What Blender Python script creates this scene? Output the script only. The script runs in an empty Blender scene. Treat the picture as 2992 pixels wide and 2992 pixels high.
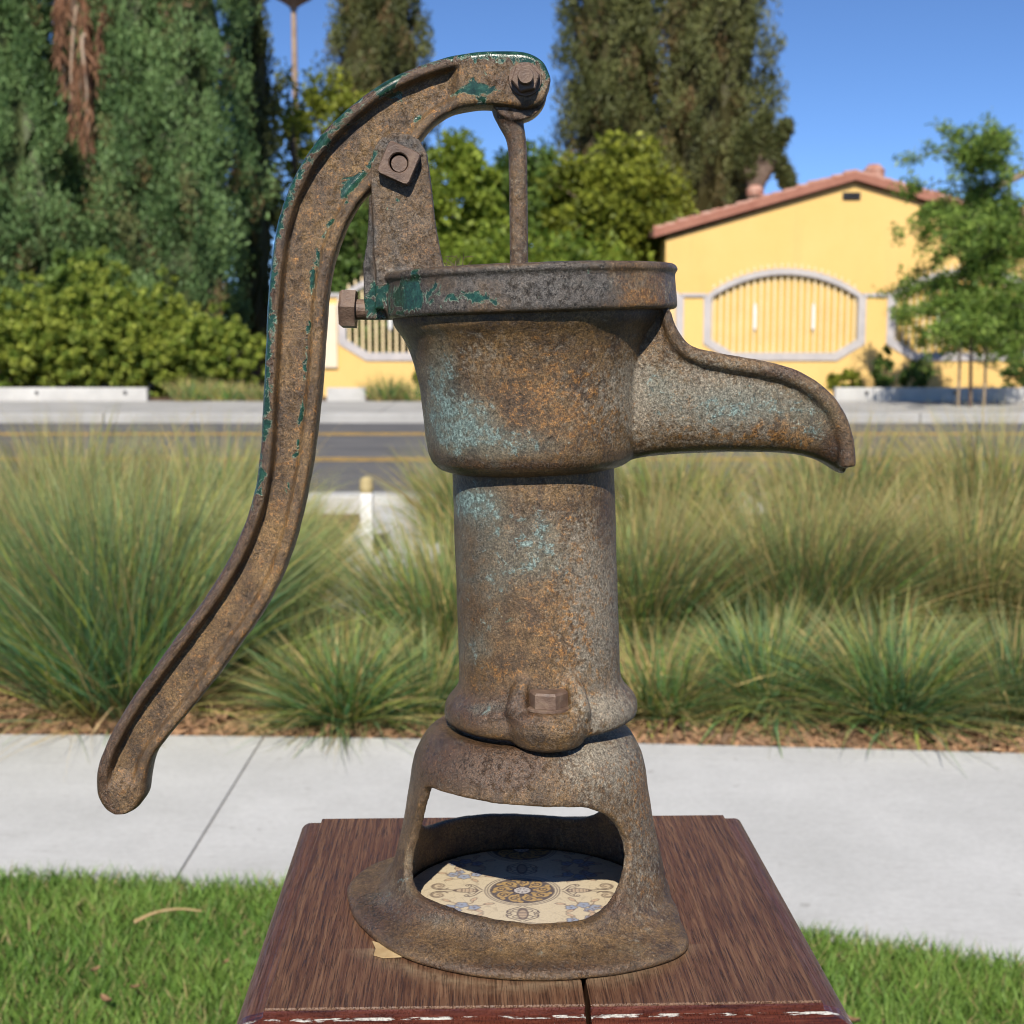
import bpy, bmesh, math, random
import numpy as np
from mathutils import Vector, Matrix

random.seed(7)
rng = np.random.default_rng(7)
scene = bpy.context.scene
COL = scene.collection

# ------------------------------------------------------------------ camera, sky, sun, exposure
RES, FPX, HORIZON, EYE = 2992.0, 4150.0, 975.0, 1.30
PITCH = math.atan((RES / 2 - HORIZON) / FPX)
cam_d = bpy.data.cameras.new("camera")
cam_d.sensor_width = 36.0
cam_d.lens = FPX / RES * 36.0
cam_d.clip_start, cam_d.clip_end = 0.02, 3000.0
cam_d.dof.use_dof = True
cam_d.dof.focus_distance = 0.835
cam_d.dof.aperture_fstop = 16.0
cam_d.dof.aperture_blades = 0
cam = bpy.data.objects.new("camera", cam_d)
COL.objects.link(cam)
cam.location = (0, 0, EYE)
cam.rotation_euler = (math.radians(90) - PITCH, 0, 0)
scene.camera = cam

SUN = np.array([-0.06, -0.743, 0.667]); SUN /= np.linalg.norm(SUN)
world = bpy.data.worlds.new("World")
scene.world = world
world.use_nodes = True
wn = world.node_tree
sky = wn.nodes.new("ShaderNodeTexSky")
sky.sky_type = 'NISHITA'
sky.sun_disc = False
sky.sun_elevation = math.asin(SUN[2])
sky.sun_rotation = math.atan2(SUN[0], SUN[1])
sky.air_density = 0.5
sky.dust_density = 0.0
sky.ozone_density = 8.0
wn.nodes["Background"].inputs["Strength"].default_value = 0.118
wn.links.new(sky.outputs[0], wn.nodes["Background"].inputs["Color"])
sun_d = bpy.data.lights.new("sun", 'SUN')
sun_d.energy = 5.0
sun_d.angle = math.radians(0.53)
sun_d.color = (1.0, 0.93, 0.82)
sun = bpy.data.objects.new("sun", sun_d)
COL.objects.link(sun)
sun.rotation_euler = Vector(SUN).to_track_quat('Z', 'Y').to_euler()
sun.location = (0, 0, 20)
scene.view_settings.view_transform = 'Standard'
scene.view_settings.look = 'None'
scene.view_settings.exposure = 0.28
scene.view_settings.gamma = 1.0
scene.render.engine = 'CYCLES'
scene.cycles.use_denoising = True
scene.cycles.filter_width = 1.05
scene.cycles.max_bounces = 4
scene.cycles.diffuse_bounces = 3
scene.cycles.glossy_bounces = 2
scene.cycles.transmission_bounces = 3
scene.cycles.use_adaptive_sampling = True
scene.cycles.adaptive_threshold = 0.025
scene.cycles.caustics_reflective = False
scene.cycles.caustics_refractive = False

# ------------------------------------------------------------------ measuring helpers
CAM = np.array([0, 0, EYE])
FW = np.array([0, math.cos(PITCH), -math.sin(PITCH)])
UP = np.array([0, math.sin(PITCH), math.cos(PITCH)])


def ray(u, v):
    return np.array([(u - RES / 2) / FPX, 0, 0]) + FW - (v - RES / 2) / FPX * UP


def at(u, v, Y):
    d = ray(u, v)
    return CAM + d * (Y / d[1])


def gz(u, v, z=0.0):
    d = ray(u, v)
    return CAM + d * ((z - EYE) / d[2])


def mpp(p):
    return float(np.dot(np.asarray(p) - CAM, FW)) / FPX


def project(P):
    R = P - CAM
    dep = R @ FW
    return RES / 2 + FPX * R[:, 0] / dep, RES / 2 - FPX * (R @ UP) / dep


# ------------------------------------------------------------------ object helpers
def fast_mesh(name, V, F, smooth=False, tint=None):
    """V: N x 3; F: M x k integer array (all faces k sided) or list of such arrays"""
    V = np.asarray(V, dtype=np.float32)
    Fs = F if isinstance(F, list) else [F]
    Fs = [np.asarray(f, dtype=np.int32) for f in Fs if len(f)]
    me = bpy.data.meshes.new(name)
    me.vertices.add(len(V))
    me.vertices.foreach_set("co", V.ravel())
    loops = np.concatenate([f.ravel() for f in Fs])
    sizes = np.concatenate([np.full(len(f), f.shape[1], dtype=np.int32) for f in Fs])
    starts = np.concatenate([[0], np.cumsum(sizes)[:-1]]).astype(np.int32)
    me.loops.add(len(loops))
    me.loops.foreach_set("vertex_index", loops)
    me.polygons.add(len(sizes))
    me.polygons.foreach_set("loop_start", starts)
    me.polygons.foreach_set("loop_total", sizes)
    me.update(calc_edges=True)
    me.validate()
    me.polygons.foreach_set("use_smooth", np.full(len(me.polygons), bool(smooth)))
    if tint is not None:
        a = me.color_attributes.new("tint", 'FLOAT_COLOR', 'POINT')
        c = np.ones((len(V), 4), dtype=np.float32)
        c[:, :3] = tint
        a.data.foreach_set("color", c.ravel())
    return me


def link(name, me, mat=None, parent=None, loc=(0, 0, 0)):
    o = bpy.data.objects.new(name, me)
    COL.objects.link(o)
    o.location = loc
    if parent is not None:
        o.parent = parent
    if mat is not None and me is not None:
        me.materials.clear()
        me.materials.append(mat)
    return o


def tag(o, label=None, cat=None, group=None, kind=None):
    if label: o["label"] = label
    if cat: o["category"] = cat
    if group: o["group"] = group
    if kind: o["kind"] = kind
    return o


def thing(name, loc, label, cat, group=None):
    o = bpy.data.objects.new(name, None)
    o.empty_display_size = 0.05
    COL.objects.link(o)
    o.location = loc
    return tag(o, label, cat, group)


def wloc(o):
    p = Vector((0, 0, 0))
    while o is not None:
        p = p + o.location
        o = o.parent
    return np.array(p)


def part(parent, name, V, F, mat, smooth=False, tint=None):
    """a child whose vertices are given in world space"""
    base = wloc(parent)
    me = fast_mesh(name, np.asarray(V, dtype=float) - base, F, smooth, tint)
    return link(name, me, mat, parent)


def solo(name, V, F, mat, loc=(0, 0, 0), smooth=False, tint=None, **kw):
    me = fast_mesh(name, np.asarray(V, dtype=float) - np.asarray(loc), F, smooth, tint)
    return tag(link(name, me, mat, None, loc), **kw)


def cat_geo(lst):
    Vs, Q, T, n = [], [], [], 0
    for V, F in lst:
        Vs.append(np.asarray(V, dtype=float))
        for f in (F if isinstance(F, list) else [F]):
            f = np.asarray(f, dtype=np.int64)
            if len(f) == 0: continue
            (Q if f.shape[1] == 4 else T).append(f + n)
        n += len(V)
    out = []
    if Q: out.append(np.concatenate(Q))
    if T: out.append(np.concatenate(T))
    return np.concatenate(Vs), out


def box(x0, x1, y0, y1, z0, z1):
    V = np.array([[x, y, z] for z in (z0, z1) for y in (y0, y1) for x in (x0, x1)], dtype=float)
    F = np.array([[0, 2, 3, 1], [4, 5, 7, 6], [0, 1, 5, 4], [2, 6, 7, 3], [0, 4, 6, 2], [1, 3, 7, 5]])
    return V, F


def bevel_box(x0, x1, y0, y1, z0, z1, b=0.01, seg=2):
    bm = bmesh.new()
    V, F = box(x0, x1, y0, y1, z0, z1)
    vs = [bm.verts.new(v) for v in V]
    for f in F: bm.faces.new([vs[i] for i in f])
    bmesh.ops.bevel(bm, geom=bm.edges[:], offset=b, segments=seg, affect='EDGES', profile=0.6)
    bmesh.ops.triangulate(bm, faces=bm.faces[:])
    return from_bm(bm)


def from_bm(bm):
    bmesh.ops.triangulate(bm, faces=bm.faces[:])
    bm.verts.ensure_lookup_table()
    bm.verts.index_update()
    V = np.array([v.co[:] for v in bm.verts])
    F = np.array([[v.index for v in f.verts] for f in bm.faces])
    bm.free()
    return V, F


def prism(poly, vec):
    """extrude a planar polygon (list of 3D points, may be concave) along vec"""
    bm = bmesh.new()
    vs = [bm.verts.new(p) for p in poly]
    f = bm.faces.new(vs)
    r = bmesh.ops.extrude_face_region(bm, geom=[f])
    bmesh.ops.translate(bm, verts=[g for g in r["geom"] if isinstance(g, bmesh.types.BMVert)], vec=vec)
    bmesh.ops.recalc_face_normals(bm, faces=bm.faces[:])
    return from_bm(bm)


def frames(P):
    P = np.asarray(P, dtype=float)
    T = np.gradient(P, axis=0)
    T /= np.linalg.norm(T, axis=1)[:, None] + 1e-12
    ref = np.array([0, 1.0, 0]) if abs(T[0][1]) < 0.9 else np.array([1.0, 0, 0])
    N = np.cross(T, ref); N /= np.linalg.norm(N, axis=1)[:, None] + 1e-12
    B = np.cross(T, N)
    return T, N, B


def tube(P, R, n=8, cap=True, flat=1.0):
    P = np.asarray(P, dtype=float)
    R = np.broadcast_to(np.asarray(R, dtype=float), (len(P),))
    T, N, B = frames(P)
    a = np.linspace(0, 2 * math.pi, n, endpoint=False)
    V = (P[:, None] + R[:, None, None] * (np.cos(a)[None, :, None] * N[:, None] + flat * np.sin(a)[None, :, None] * B[:, None])).reshape(-1, 3)
    m = len(P)
    i = np.arange(m - 1)[:, None] * n
    j = np.arange(n)[None, :]
    k = (j + 1) % n
    Q = np.stack([i + j, i + k, i + n + k, i + n + j], -1).reshape(-1, 4)
    if not cap:
        return V, Q
    V = np.concatenate([V, P[:1], P[-1:]])
    c0, c1 = m * n, m * n + 1
    jj = np.arange(n); kk = (jj + 1) % n
    T3 = np.concatenate([np.stack([np.full(n, c0), kk, jj], 1), np.stack([np.full(n, c1), (m - 1) * n + jj, (m - 1) * n + kk], 1)])
    return V, [Q, T3]


def disc(c, ax, r0, r1, th, n=24, phase=0.0):
    """a prism with n sides: centre c, axis ax, from c to c+ax*th"""
    ax = np.asarray(ax, float) / np.linalg.norm(ax)
    ref = np.array([0, 0, 1.0]) if abs(ax[2]) < 0.9 else np.array([1.0, 0, 0])
    e1 = np.cross(ref, ax); e1 /= np.linalg.norm(e1)
    e2 = np.cross(ax, e1)
    rings = []
    for (r, t) in ((r0, 0), (r0, th * 0.85), (r1, th)):
        a = np.linspace(0, 2 * math.pi, n, endpoint=False) + phase
        rings.append(np.asarray(c) + ax * t + r * (np.cos(a)[:, None] * e1 + np.sin(a)[:, None] * e2))
    V = np.concatenate(rings + [[np.asarray(c)], [np.asarray(c) + ax * th]])
    Q, T3 = [], []
    for lv in range(2):
        for j in range(n):
            k = (j + 1) % n
            Q.append([lv * n + j, lv * n + k, lv * n + n + k, lv * n + n + j])
    for j in range(n):
        k = (j + 1) % n
        T3.append([3 * n, k, j]); T3.append([3 * n + 1, 2 * n + j, 2 * n + k])
    return V, [np.array(Q), np.array(T3)]


def catmull(P, n):
    P = np.asarray(P, dtype=float)
    k = len(P)
    s = np.linspace(0, k - 1, n)
    i = np.clip(np.floor(s).astype(int), 0, k - 2)
    t = (s - i)[:, None]
    p0 = P[np.clip(i - 1, 0, k - 1)]; p1 = P[i]; p2 = P[i + 1]; p3 = P[np.clip(i + 2, 0, k - 1)]
    return 0.5 * ((2 * p1) + (-p0 + p2) * t + (2 * p0 - 5 * p1 + 4 * p2 - p3) * t ** 2 + (-p0 + 3 * p1 - 3 * p2 + p3) * t ** 3)


def evaluated(me, mods):
    o = bpy.data.objects.new("work", me)
    COL.objects.link(o)
    for t, kw in mods:
        m = o.modifiers.new(t, t)
        for k, val in kw.items():
            setattr(m, k, val)
    bpy.context.view_layer.update()
    dg = bpy.context.evaluated_depsgraph_get()
    r = bpy.data.meshes.new_from_object(o.evaluated_get(dg))
    bpy.data.objects.remove(o)
    return r


def mesh_arrays(me):
    n = len(me.vertices)
    V = np.zeros(n * 3, dtype=np.float32); me.vertices.foreach_get("co", V)
    V = V.reshape(-1, 3).astype(float)
    me.calc_loop_triangles()
    T = np.zeros(len(me.loop_triangles) * 3, dtype=np.int32)
    quads = all(p.loop_total == 4 for p in me.polygons[:50]) and len(me.loops) == 4 * len(me.polygons)
    if quads:
        L = np.zeros(len(me.loops), dtype=np.int32); me.loops.foreach_get("vertex_index", L)
        return V, L.reshape(-1, 4)
    me.loop_triangles.foreach_get("vertices", T)
    return V, T.reshape(-1, 3)


def cast(geo, voxel=0.0013, it=6, fac=0.5):
    """union of closed shapes melted together like a casting"""
    V, F = cat_geo(geo) if isinstance(geo, list) else geo
    me = fast_mesh("work", V, F)
    me = evaluated(me, [('REMESH', dict(mode='VOXEL', voxel_size=voxel, use_smooth_shade=True)),
                        ('SMOOTH', dict(factor=fac, iterations=it))])
    return mesh_arrays(me)


def lump(V, amp, scale, seed=0):
    r = np.random.default_rng(seed)
    d = np.zeros_like(V)
    for k in range(10):
        w = r.normal(size=3) * scale * (0.6 + 1.5 * r.random())
        ph = r.random(3) * 6.28
        s = V @ w
        d += np.stack([np.sin(s + ph[0]), np.sin(s + ph[1]), np.sin(s + ph[2])], 1)
    return V + d * amp / 3.0


# ------------------------------------------------------------------ material helpers
class NT:
    def __init__(self, name):
        self.mat = bpy.data.materials.new(name)
        self.mat.use_nodes = True
        self.t = self.mat.node_tree
        self.b = self.t.nodes["Principled BSDF"]
        self.out = self.t.nodes["Material Output"]
        self.tc = self.t.nodes.new("ShaderNodeTexCoord")

    def n(self, typ, **kw):
        nd = self.t.nodes.new(typ)
        for k, v in kw.items(): setattr(nd, k, v)
        return nd

    def l(self, a, b):
        self.t.links.new(a, b)

    def mapping(self, scale=(1, 1, 1), rot=(0, 0, 0), src="Object"):
        m = self.n("ShaderNodeMapping")
        m.inputs["Scale"].default_value = scale
        m.inputs["Rotation"].default_value = rot
        self.l(self.tc.outputs[src], m.inputs["Vector"])
        return m.outputs[0]

    def noise(self, scale, detail=4, rough=0.55, vec=None, dist=0.0):
        nd = self.n("ShaderNodeTexNoise")
        nd.inputs["Scale"].default_value = scale
        nd.inputs["Detail"].default_value = detail
        nd.inputs["Roughness"].default_value = rough
        nd.inputs["Distortion"].default_value = dist
        self.l(vec if vec is not None else self.tc.outputs["Object"], nd.inputs["Vector"])
        return nd.outputs["Fac"]

    def voronoi(self, scale, feature='F1', vec=None, out="Distance"):
        nd = self.n("ShaderNodeTexVoronoi", feature=feature)
        nd.inputs["Scale"].default_value = scale
        self.l(vec if vec is not None else self.tc.outputs["Object"], nd.inputs["Vector"])
        return nd.outputs[out]

    def ramp(self, fac, stops, interp='LINEAR'):
        nd = self.n("ShaderNodeValToRGB")
        nd.color_ramp.interpolation = interp
        e = nd.color_ramp.elements
        while len(e) < len(stops): e.new(0.5)
        for el, (p, c) in zip(e, stops):
            el.position = p
            el.color = (c[0], c[1], c[2], 1) if not isinstance(c, (int, float)) else (c, c, c, 1)
        self.l(fac, nd.inputs["Fac"])
        return nd.outputs["Color"]

    def math(self, op, a, b=None, clamp=False):
        nd = self.n("ShaderNodeMath", operation=op, use_clamp=clamp)
        for i, x in enumerate((a, b)):
            if x is None: continue
            if isinstance(x, (int, float)): nd.inputs[i].default_value = x
            else: self.l(x, nd.inputs[i])
        return nd.outputs[0]

    def mix(self, fac, a, b, blend='MIX'):
        nd = self.n("ShaderNodeMix", data_type='RGBA', blend_type=blend)
        nd.clamp_factor = True
        for s, x in ((nd.inputs[0], fac), (nd.inputs[6], a), (nd.inputs[7], b)):
            if isinstance(x, (int, float)): s.default_value = x
            elif isinstance(x, tuple): s.default_value = (x[0], x[1], x[2], 1)
            else: self.l(x, s)
        return nd.outputs[2]

    def mixf(self, fac, a, b):
        nd = self.n("ShaderNodeMix", data_type='FLOAT')
        nd.clamp_factor = True
        for s, x in ((nd.inputs[0], fac), (nd.inputs[2], a), (nd.inputs[3], b)):
            if isinstance(x, (int, float)): s.default_value = x
            else: self.l(x, s)
        return nd.outputs[0]

    def attr(self, name, out="Color"):
        nd = self.n("ShaderNodeAttribute", attribute_name=name)
        return nd.outputs[out]

    def sep(self, c):
        nd = self.n("ShaderNodeSeparateColor")
        self.l(c, nd.inputs[0])
        return nd.outputs

    def bump(self, h, dist, strength=1.0, prev=None):
        nd = self.n("ShaderNodeBump")
        nd.inputs["Distance"].default_value = dist
        nd.inputs["Strength"].default_value = strength
        self.l(h, nd.inputs["Height"])
        if prev is not None: self.l(prev, nd.inputs["Normal"])
        return nd.outputs[0]

    def fin(self, color=None, rough=None, normal=None, spec=None):
        def put(name, x):
            if x is None: return
            if isinstance(x, (int, float)): self.b.inputs[name].default_value = x
            elif isinstance(x, tuple): self.b.inputs[name].default_value = (x[0], x[1], x[2], 1)
            else: self.l(x, self.b.inputs[name])
        put("Base Color", color); put("Roughness", rough); put("Normal", normal); put("Specular IOR Level", spec)
        return self.mat


def mat_cast_iron(name="rusted_painted_iron", dk=((0.030, 0.019, 0.013), (0.100, 0.054, 0.030))):
    m = NT(name)
    A = m.sep(m.attr("maskA")); B = m.sep(m.attr("maskB"))
    teal, green, orange = A[0], A[1], A[2]
    gray, dark, pale = B[0], B[1], B[2]
    n1 = m.noise(42, 5, 0.66)
    n2 = m.noise(260, 5, 0.70, dist=0.4)
    n2b = m.noise(210, 6, 0.76, vec=m.mapping(rot=(0.7, 0.3, 0.2)))
    n2c = m.noise(150, 6, 0.78, vec=m.mapping(rot=(1.7, 0.9, 0.4)), dist=0.5)
    n3 = m.noise(1500, 3, 0.7)
    n4 = m.noise(80, 5, 0.66, vec=m.mapping(rot=(0.2, 1.1, 0.9)), dist=0.8)
    n5 = m.noise(600, 4, 0.7, vec=m.mapping(rot=(0.9, 0.1, 1.9)))
    runs = m.noise(1.0, 4, 0.6, vec=m.mapping((150, 150, 16)))
    grain = m.mix(1.0, m.ramp(n3, [(0.30, 0.32), (0.5, 1.0), (0.72, 2.0)]), m.ramp(n5, [(0.32, 0.38), (0.5, 1.0), (0.70, 1.7)]), 'MULTIPLY')
    base = m.ramp(n1, [(0.28, (0.038, 0.024, 0.015)), (0.46, (0.106, 0.064, 0.030)), (0.58, (0.168, 0.102, 0.044)), (0.70, (0.240, 0.145, 0.058))])
    c = m.mix(m.ramp(runs, [(0.50, 0.0), (0.68, 0.55)]), base, (0.055, 0.035, 0.024))

    def fac(mask, nz, amp, thr, gain):
        t = m.math('ADD', mask, m.math('MULTIPLY', m.math('SUBTRACT', nz, 0.5), amp))
        return m.math('MULTIPLY', m.math('SUBTRACT', t, thr), gain, clamp=True)
    fg = fac(gray, n2, 2.4, 0.55, 2.2)
    c = m.mix(m.math('MULTIPLY', fg, 0.85), c, (0.250, 0.218, 0.165))
    fo = fac(orange, n2b, 3.4, 0.70, 3.2)
    c = m.mix(m.math('MULTIPLY', fo, 0.75), c, m.ramp(n5, [(0.35, (0.17, 0.075, 0.022)), (0.65, (0.31, 0.145, 0.032))]))
    fd = fac(dark, n1, 1.8, 0.22, 2.4)
    c = m.mix(m.math('MULTIPLY', fd, 0.85), c, m.ramp(n2b, [(0.3, dk[0]), (0.7, dk[1])]))
    # worn blue green paint: a thin soft film and, in it, harder flecks
    film = fac(teal, n1, 1.3, 0.32, 1.3)
    c = m.mix(m.math('MULTIPLY', film, 0.62), c, (0.125, 0.170, 0.150))
    ft = fac(teal, n2c, 4.4, 0.86, 3.5)
    c = m.mix(m.math('MULTIPLY', ft, 0.80), c, m.ramp(n5, [(0.3, (0.090, 0.145, 0.130)), (0.7, (0.225, 0.315, 0.295))]))
    fgr = fac(green, n4, 2.8, 0.58, 9.0)
    edge = m.math('MULTIPLY', m.math('MULTIPLY', fgr, m.math('SUBTRACT', 1.0, fgr)), 2.6)
    c = m.mix(fgr, c, m.ramp(n2, [(0.35, (0.009, 0.027, 0.018)), (0.52, (0.013, 0.050, 0.031)), (0.66, (0.030, 0.090, 0.060)), (0.76, (0.13, 0.20, 0.14))]))
    c = m.mix(edge, c, (0.20, 0.27, 0.20))
    c = m.mix(m.math('SUBTRACT', 1.0, m.math('MULTIPLY', fgr, 0.7)), c, m.mix(1.0, c, grain, 'MULTIPLY'))
    sp = m.math('MULTIPLY', m.math('GREATER_THAN', n3, 0.72), 0.5)  # fine glints of the metal, painted into the colour as pale specks
    c = m.mix(sp, c, (0.42, 0.37, 0.30))
    fp = fac(pale, n3, 0.6, 0.62, 6.0)
    c = m.mix(fp, c, (0.60, 0.56, 0.48))
    r = m.mixf(fg, m.ramp(n2, [(0.3, 0.30), (0.7, 0.52)]), 0.70)
    r = m.mixf(fd, r, 0.27)
    r = m.mixf(ft, r, 0.40)
    r = m.mixf(fgr, r, 0.17)
    h = m.math('ADD', m.math('MULTIPLY', n3, 0.7), m.math('MULTIPLY', n5, 0.6))
    h = m.math('MULTIPLY', h, m.mixf(fgr, 1.0, 0.25))
    h = m.math('ADD', h, m.math('MULTIPLY', m.math('ADD', fgr, m.math('MULTIPLY', ft, 0.4)), 0.35))
    h = m.math('ADD', h, m.math('MULTIPLY', m.ramp(n2b, [(0.36, 0.0), (0.46, 1.0)]), m.mixf(fgr, 0.45, 0.0)))
    nm = m.bump(h, 0.0011, 0.70)
    return m.fin(c, r, nm, 0.6)


def mat_bolt():
    m = NT("rusty_steel")
    n1 = m.noise(120, 6, 0.65); n3 = m.noise(900, 3, 0.6)
    c = m.ramp(n1, [(0.3, (0.075, 0.048, 0.036)), (0.5, (0.14, 0.088, 0.062)), (0.7, (0.21, 0.145, 0.10))])
    h = m.math('ADD', m.math('MULTIPLY', n1, 1.0), m.math('MULTIPLY', n3, 0.5))
    return m.fin(c, m.ramp(n1, [(0.3, 0.4), (0.7, 0.65)]), m.bump(h, 0.0009, 0.8), 0.5)


def mat_wood():
    m = NT("weathered_oak")
    vg = m.mapping((60, 1.5, 60))
    warp = m.noise(5, 3, 0.5)
    grain = m.noise(7.0, 6, 0.68, vec=vg, dist=0.9)
    pores = m.noise(22.0, 4, 0.7, vec=m.mapping((60, 1.7, 60)))
    broad = m.noise(9, 5, 0.6)
    scr = m.noise(60, 4, 0.8, vec=m.mapping((1.0, 9.0, 1.0), rot=(0, 0, 0.5)))
    c = m.ramp(grain, [(0.30, (0.040, 0.018, 0.010)), (0.47, (0.112, 0.052, 0.028)), (0.66, (0.215, 0.118, 0.066))])
    c = m.mix(m.ramp(broad, [(0.40, 0.0), (0.68, 0.75)]), c, m.mix(0.5, c, (0.085, 0.036, 0.022)))
    c = m.mix(m.ramp(pores, [(0.56, 0.0), (0.64, 0.60)]), c, (0.022, 0.013, 0.010))
    c = m.mix(m.ramp(scr, [(0.66, 0.0), (0.72, 0.45)]), c, (0.30, 0.21, 0.14))
    # pale scuffed ring where the pump flange has been turned
    off = m.n("ShaderNodeVectorMath", operation='SUBTRACT'); off.inputs[1].default_value = (-0.006, -0.032, 0.0)
    m.l(m.tc.outputs["Object"], off.inputs[0])
    sep = m.n("ShaderNodeSeparateXYZ"); m.l(off.outputs[0], sep.inputs[0])
    rad = m.math('SQRT', m.math('ADD', m.math('POWER', sep.outputs[0], 2.0), m.math('POWER', m.math('MULTIPLY', sep.outputs[1], 1.12), 2.0)))
    rad = m.math('ADD', rad, m.math('MULTIPLY', m.math('SUBTRACT', m.noise(14, 4, 0.6), 0.5), 0.022))
    ringm = m.ramp(rad, [(0.098, 0.0), (0.106, 1.0), (0.112, 0.5), (0.122, 0.0)])
    c = m.mix(m.math('MULTIPLY', m.math('MULTIPLY', ringm, m.math('LESS_THAN', sep.outputs[1], -0.045)), m.ramp(m.noise(90, 5, 0.7), [(0.35, 0.15), (0.6, 0.75)])), c, (0.285, 0.205, 0.125))
    # where the moulding keeps its red varnish and a broken white line (local height below the flat top)
    sx = m.n("ShaderNodeSeparateXYZ"); m.l(m.tc.outputs["Object"], sx.inputs[0])
    z, y = sx.outputs[2], sx.outputs[1]
    low = m.math('LESS_THAN', z, -0.0012)
    front = m.math('LESS_THAN', y, -0.145)
    red = m.math('MULTIPLY', low, m.mixf(front, 0.35, 1.0))
    c = m.mix(red, c, m.ramp(m.noise(40, 5, 0.6, vec=m.mapping((1, 12, 6))), [(0.3, (0.035, 0.010, 0.007)), (0.55, (0.105, 0.028, 0.016)), (0.75, (0.155, 0.052, 0.03))]))
    led = m.math('MULTIPLY', m.math('LESS_THAN', y, -PH - 0.0024), m.math('GREATER_THAN', m.math('ADD', y, m.math('MULTIPLY', m.noise(55, 4, 0.7), 0.004)), -PH - 0.0030))
    chips = m.ramp(m.noise(70, 6, 0.7, vec=m.mapping((1, 3, 3))), [(0.50, 0.0), (0.56, 0.9)])
    wf = m.math('MULTIPLY', m.math('MULTIPLY', led, low), chips)
    c = m.mix(wf, c, (0.70, 0.69, 0.62))
    rr = m.mixf(red, m.ramp(grain, [(0.3, 0.32), (0.7, 0.52)]), 0.20)
    h = m.math('ADD', m.math('MULTIPLY', grain, 0.5), m.math('MULTIPLY', m.ramp(pores, [(0.54, 1.0), (0.64, 0.0)]), 0.8))
    h = m.math('ADD', h, m.math('MULTIPLY', wf, 0.6))
    return m.fin(c, rr, m.bump(h, 0.0006, 0.8), m.mixf(red, 0.22, 0.5))


def mat_simple(name, c1, c2, scale, rough=0.8, bump=0.0, bscale=None, detail=5, mid=None, spec=0.3):
    m = NT(name)
    n1 = m.noise(scale, detail, 0.6)
    stops = [(0.32, c1), (0.68, c2)] if mid is None else [(0.3, c1), (0.5, mid), (0.7, c2)]
    c = m.ramp(n1, stops)
    nm = None
    if bump:
        nm = m.bump(m.noise(bscale or scale * 4, 4, 0.6), bump, 0.8)
    return m.fin(c, rough, nm, spec)


def mat_concrete():
    m = NT("pale_concrete")
    n1 = m.noise(2.2, 6, 0.6); n2 = m.noise(60, 5, 0.6); n3 = m.noise(9, 6, 0.7, vec=m.mapping((1, 5, 1)))
    c = m.ramp(n1, [(0.3, (0.46, 0.46, 0.445)), (0.7, (0.56, 0.56, 0.545))])
    c = m.mix(m.ramp(n3, [(0.56, 0.0), (0.78, 0.65)]), c, (0.36, 0.35, 0.33))
    c = m.mix(1.0, c, m.ramp(n2, [(0.3, 0.92), (0.7, 1.05)]), 'MULTIPLY')
    c = m.mix(m.ramp(m.noise(16, 3, 0.5), [(0.70, 0.0), (0.76, 0.5)]), c, (0.27, 0.26, 0.24))
    return m.fin(c, 0.85, m.bump(n2, 0.0015, 0.5), 0.25)


def mat_foliage(name, dark, light, transl=0.35, rough=0.55):
    """leaf colour comes from the leaf's own tint attribute (x picks the hue, y the brightness)"""
    m = NT(name)
    t = m.sep(m.attr("tint"))
    c = m.mix(t[0], dark, light)
    c = m.mix(t[2], c, (0.20, 0.12, 0.055))
    g = m.math('ADD', 0.55, m.math('MULTIPLY', t[1], 0.9))
    cc = m.n("ShaderNodeCombineColor")
    for i in range(3): m.l(g, cc.inputs[i])
    c = m.mix(1.0, c, cc.outputs[0], 'MULTIPLY')
    m.fin(c, rough, None, 0.3)
    tr = m.n("ShaderNodeBsdfTranslucent")
    m.l(c, tr.inputs[0])
    mx = m.n("ShaderNodeMixShader"); mx.inputs[0].default_value = transl
    m.l(m.b.outputs[0], mx.inputs[1]); m.l(tr.outputs[0], mx.inputs[2])
    m.l(mx.outputs[0], m.out.inputs[0])
    return m.mat


def mat_tint(name, rough=0.6, transl=0.0, spec=0.3):
    m = NT(name)
    c = m.attr("tint")
    m.fin(c, rough, None, spec)
    if transl:
        tr = m.n("ShaderNodeBsdfTranslucent"); m.l(c, tr.inputs[0])
        mx = m.n("ShaderNodeMixShader"); mx.inputs[0].default_value = transl
        m.l(m.b.outputs[0], mx.inputs[1]); m.l(tr.outputs[0], mx.inputs[2])
        m.l(mx.outputs[0], m.out.inputs[0])
    return m.mat


PH = 0.1505
IRON = mat_cast_iron()
IRON_BLACK = mat_cast_iron("rusted_black_iron", ((0.018, 0.019, 0.019), (0.070, 0.066, 0.062)))
BOLT = mat_bolt()
WOOD = mat_wood()
CONC = mat_concrete()
def mat_asphalt():
    m = NT("grey_asphalt")
    n1 = m.noise(0.8, 5, 0.65); n2 = m.noise(1.0, 4, 0.6, vec=m.mapping((0.12, 2.6, 1)))
    c = m.ramp(n1, [(0.3, (0.105, 0.105, 0.110)), (0.7, (0.165, 0.162, 0.162))])
    c = m.mix(m.ramp(n2, [(0.45, 0.0), (0.65, 0.6)]), c, (0.085, 0.085, 0.088))
    return m.fin(c, 0.9, m.bump(m.noise(120, 4, 0.6), 0.006, 0.8), 0.3)


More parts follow.
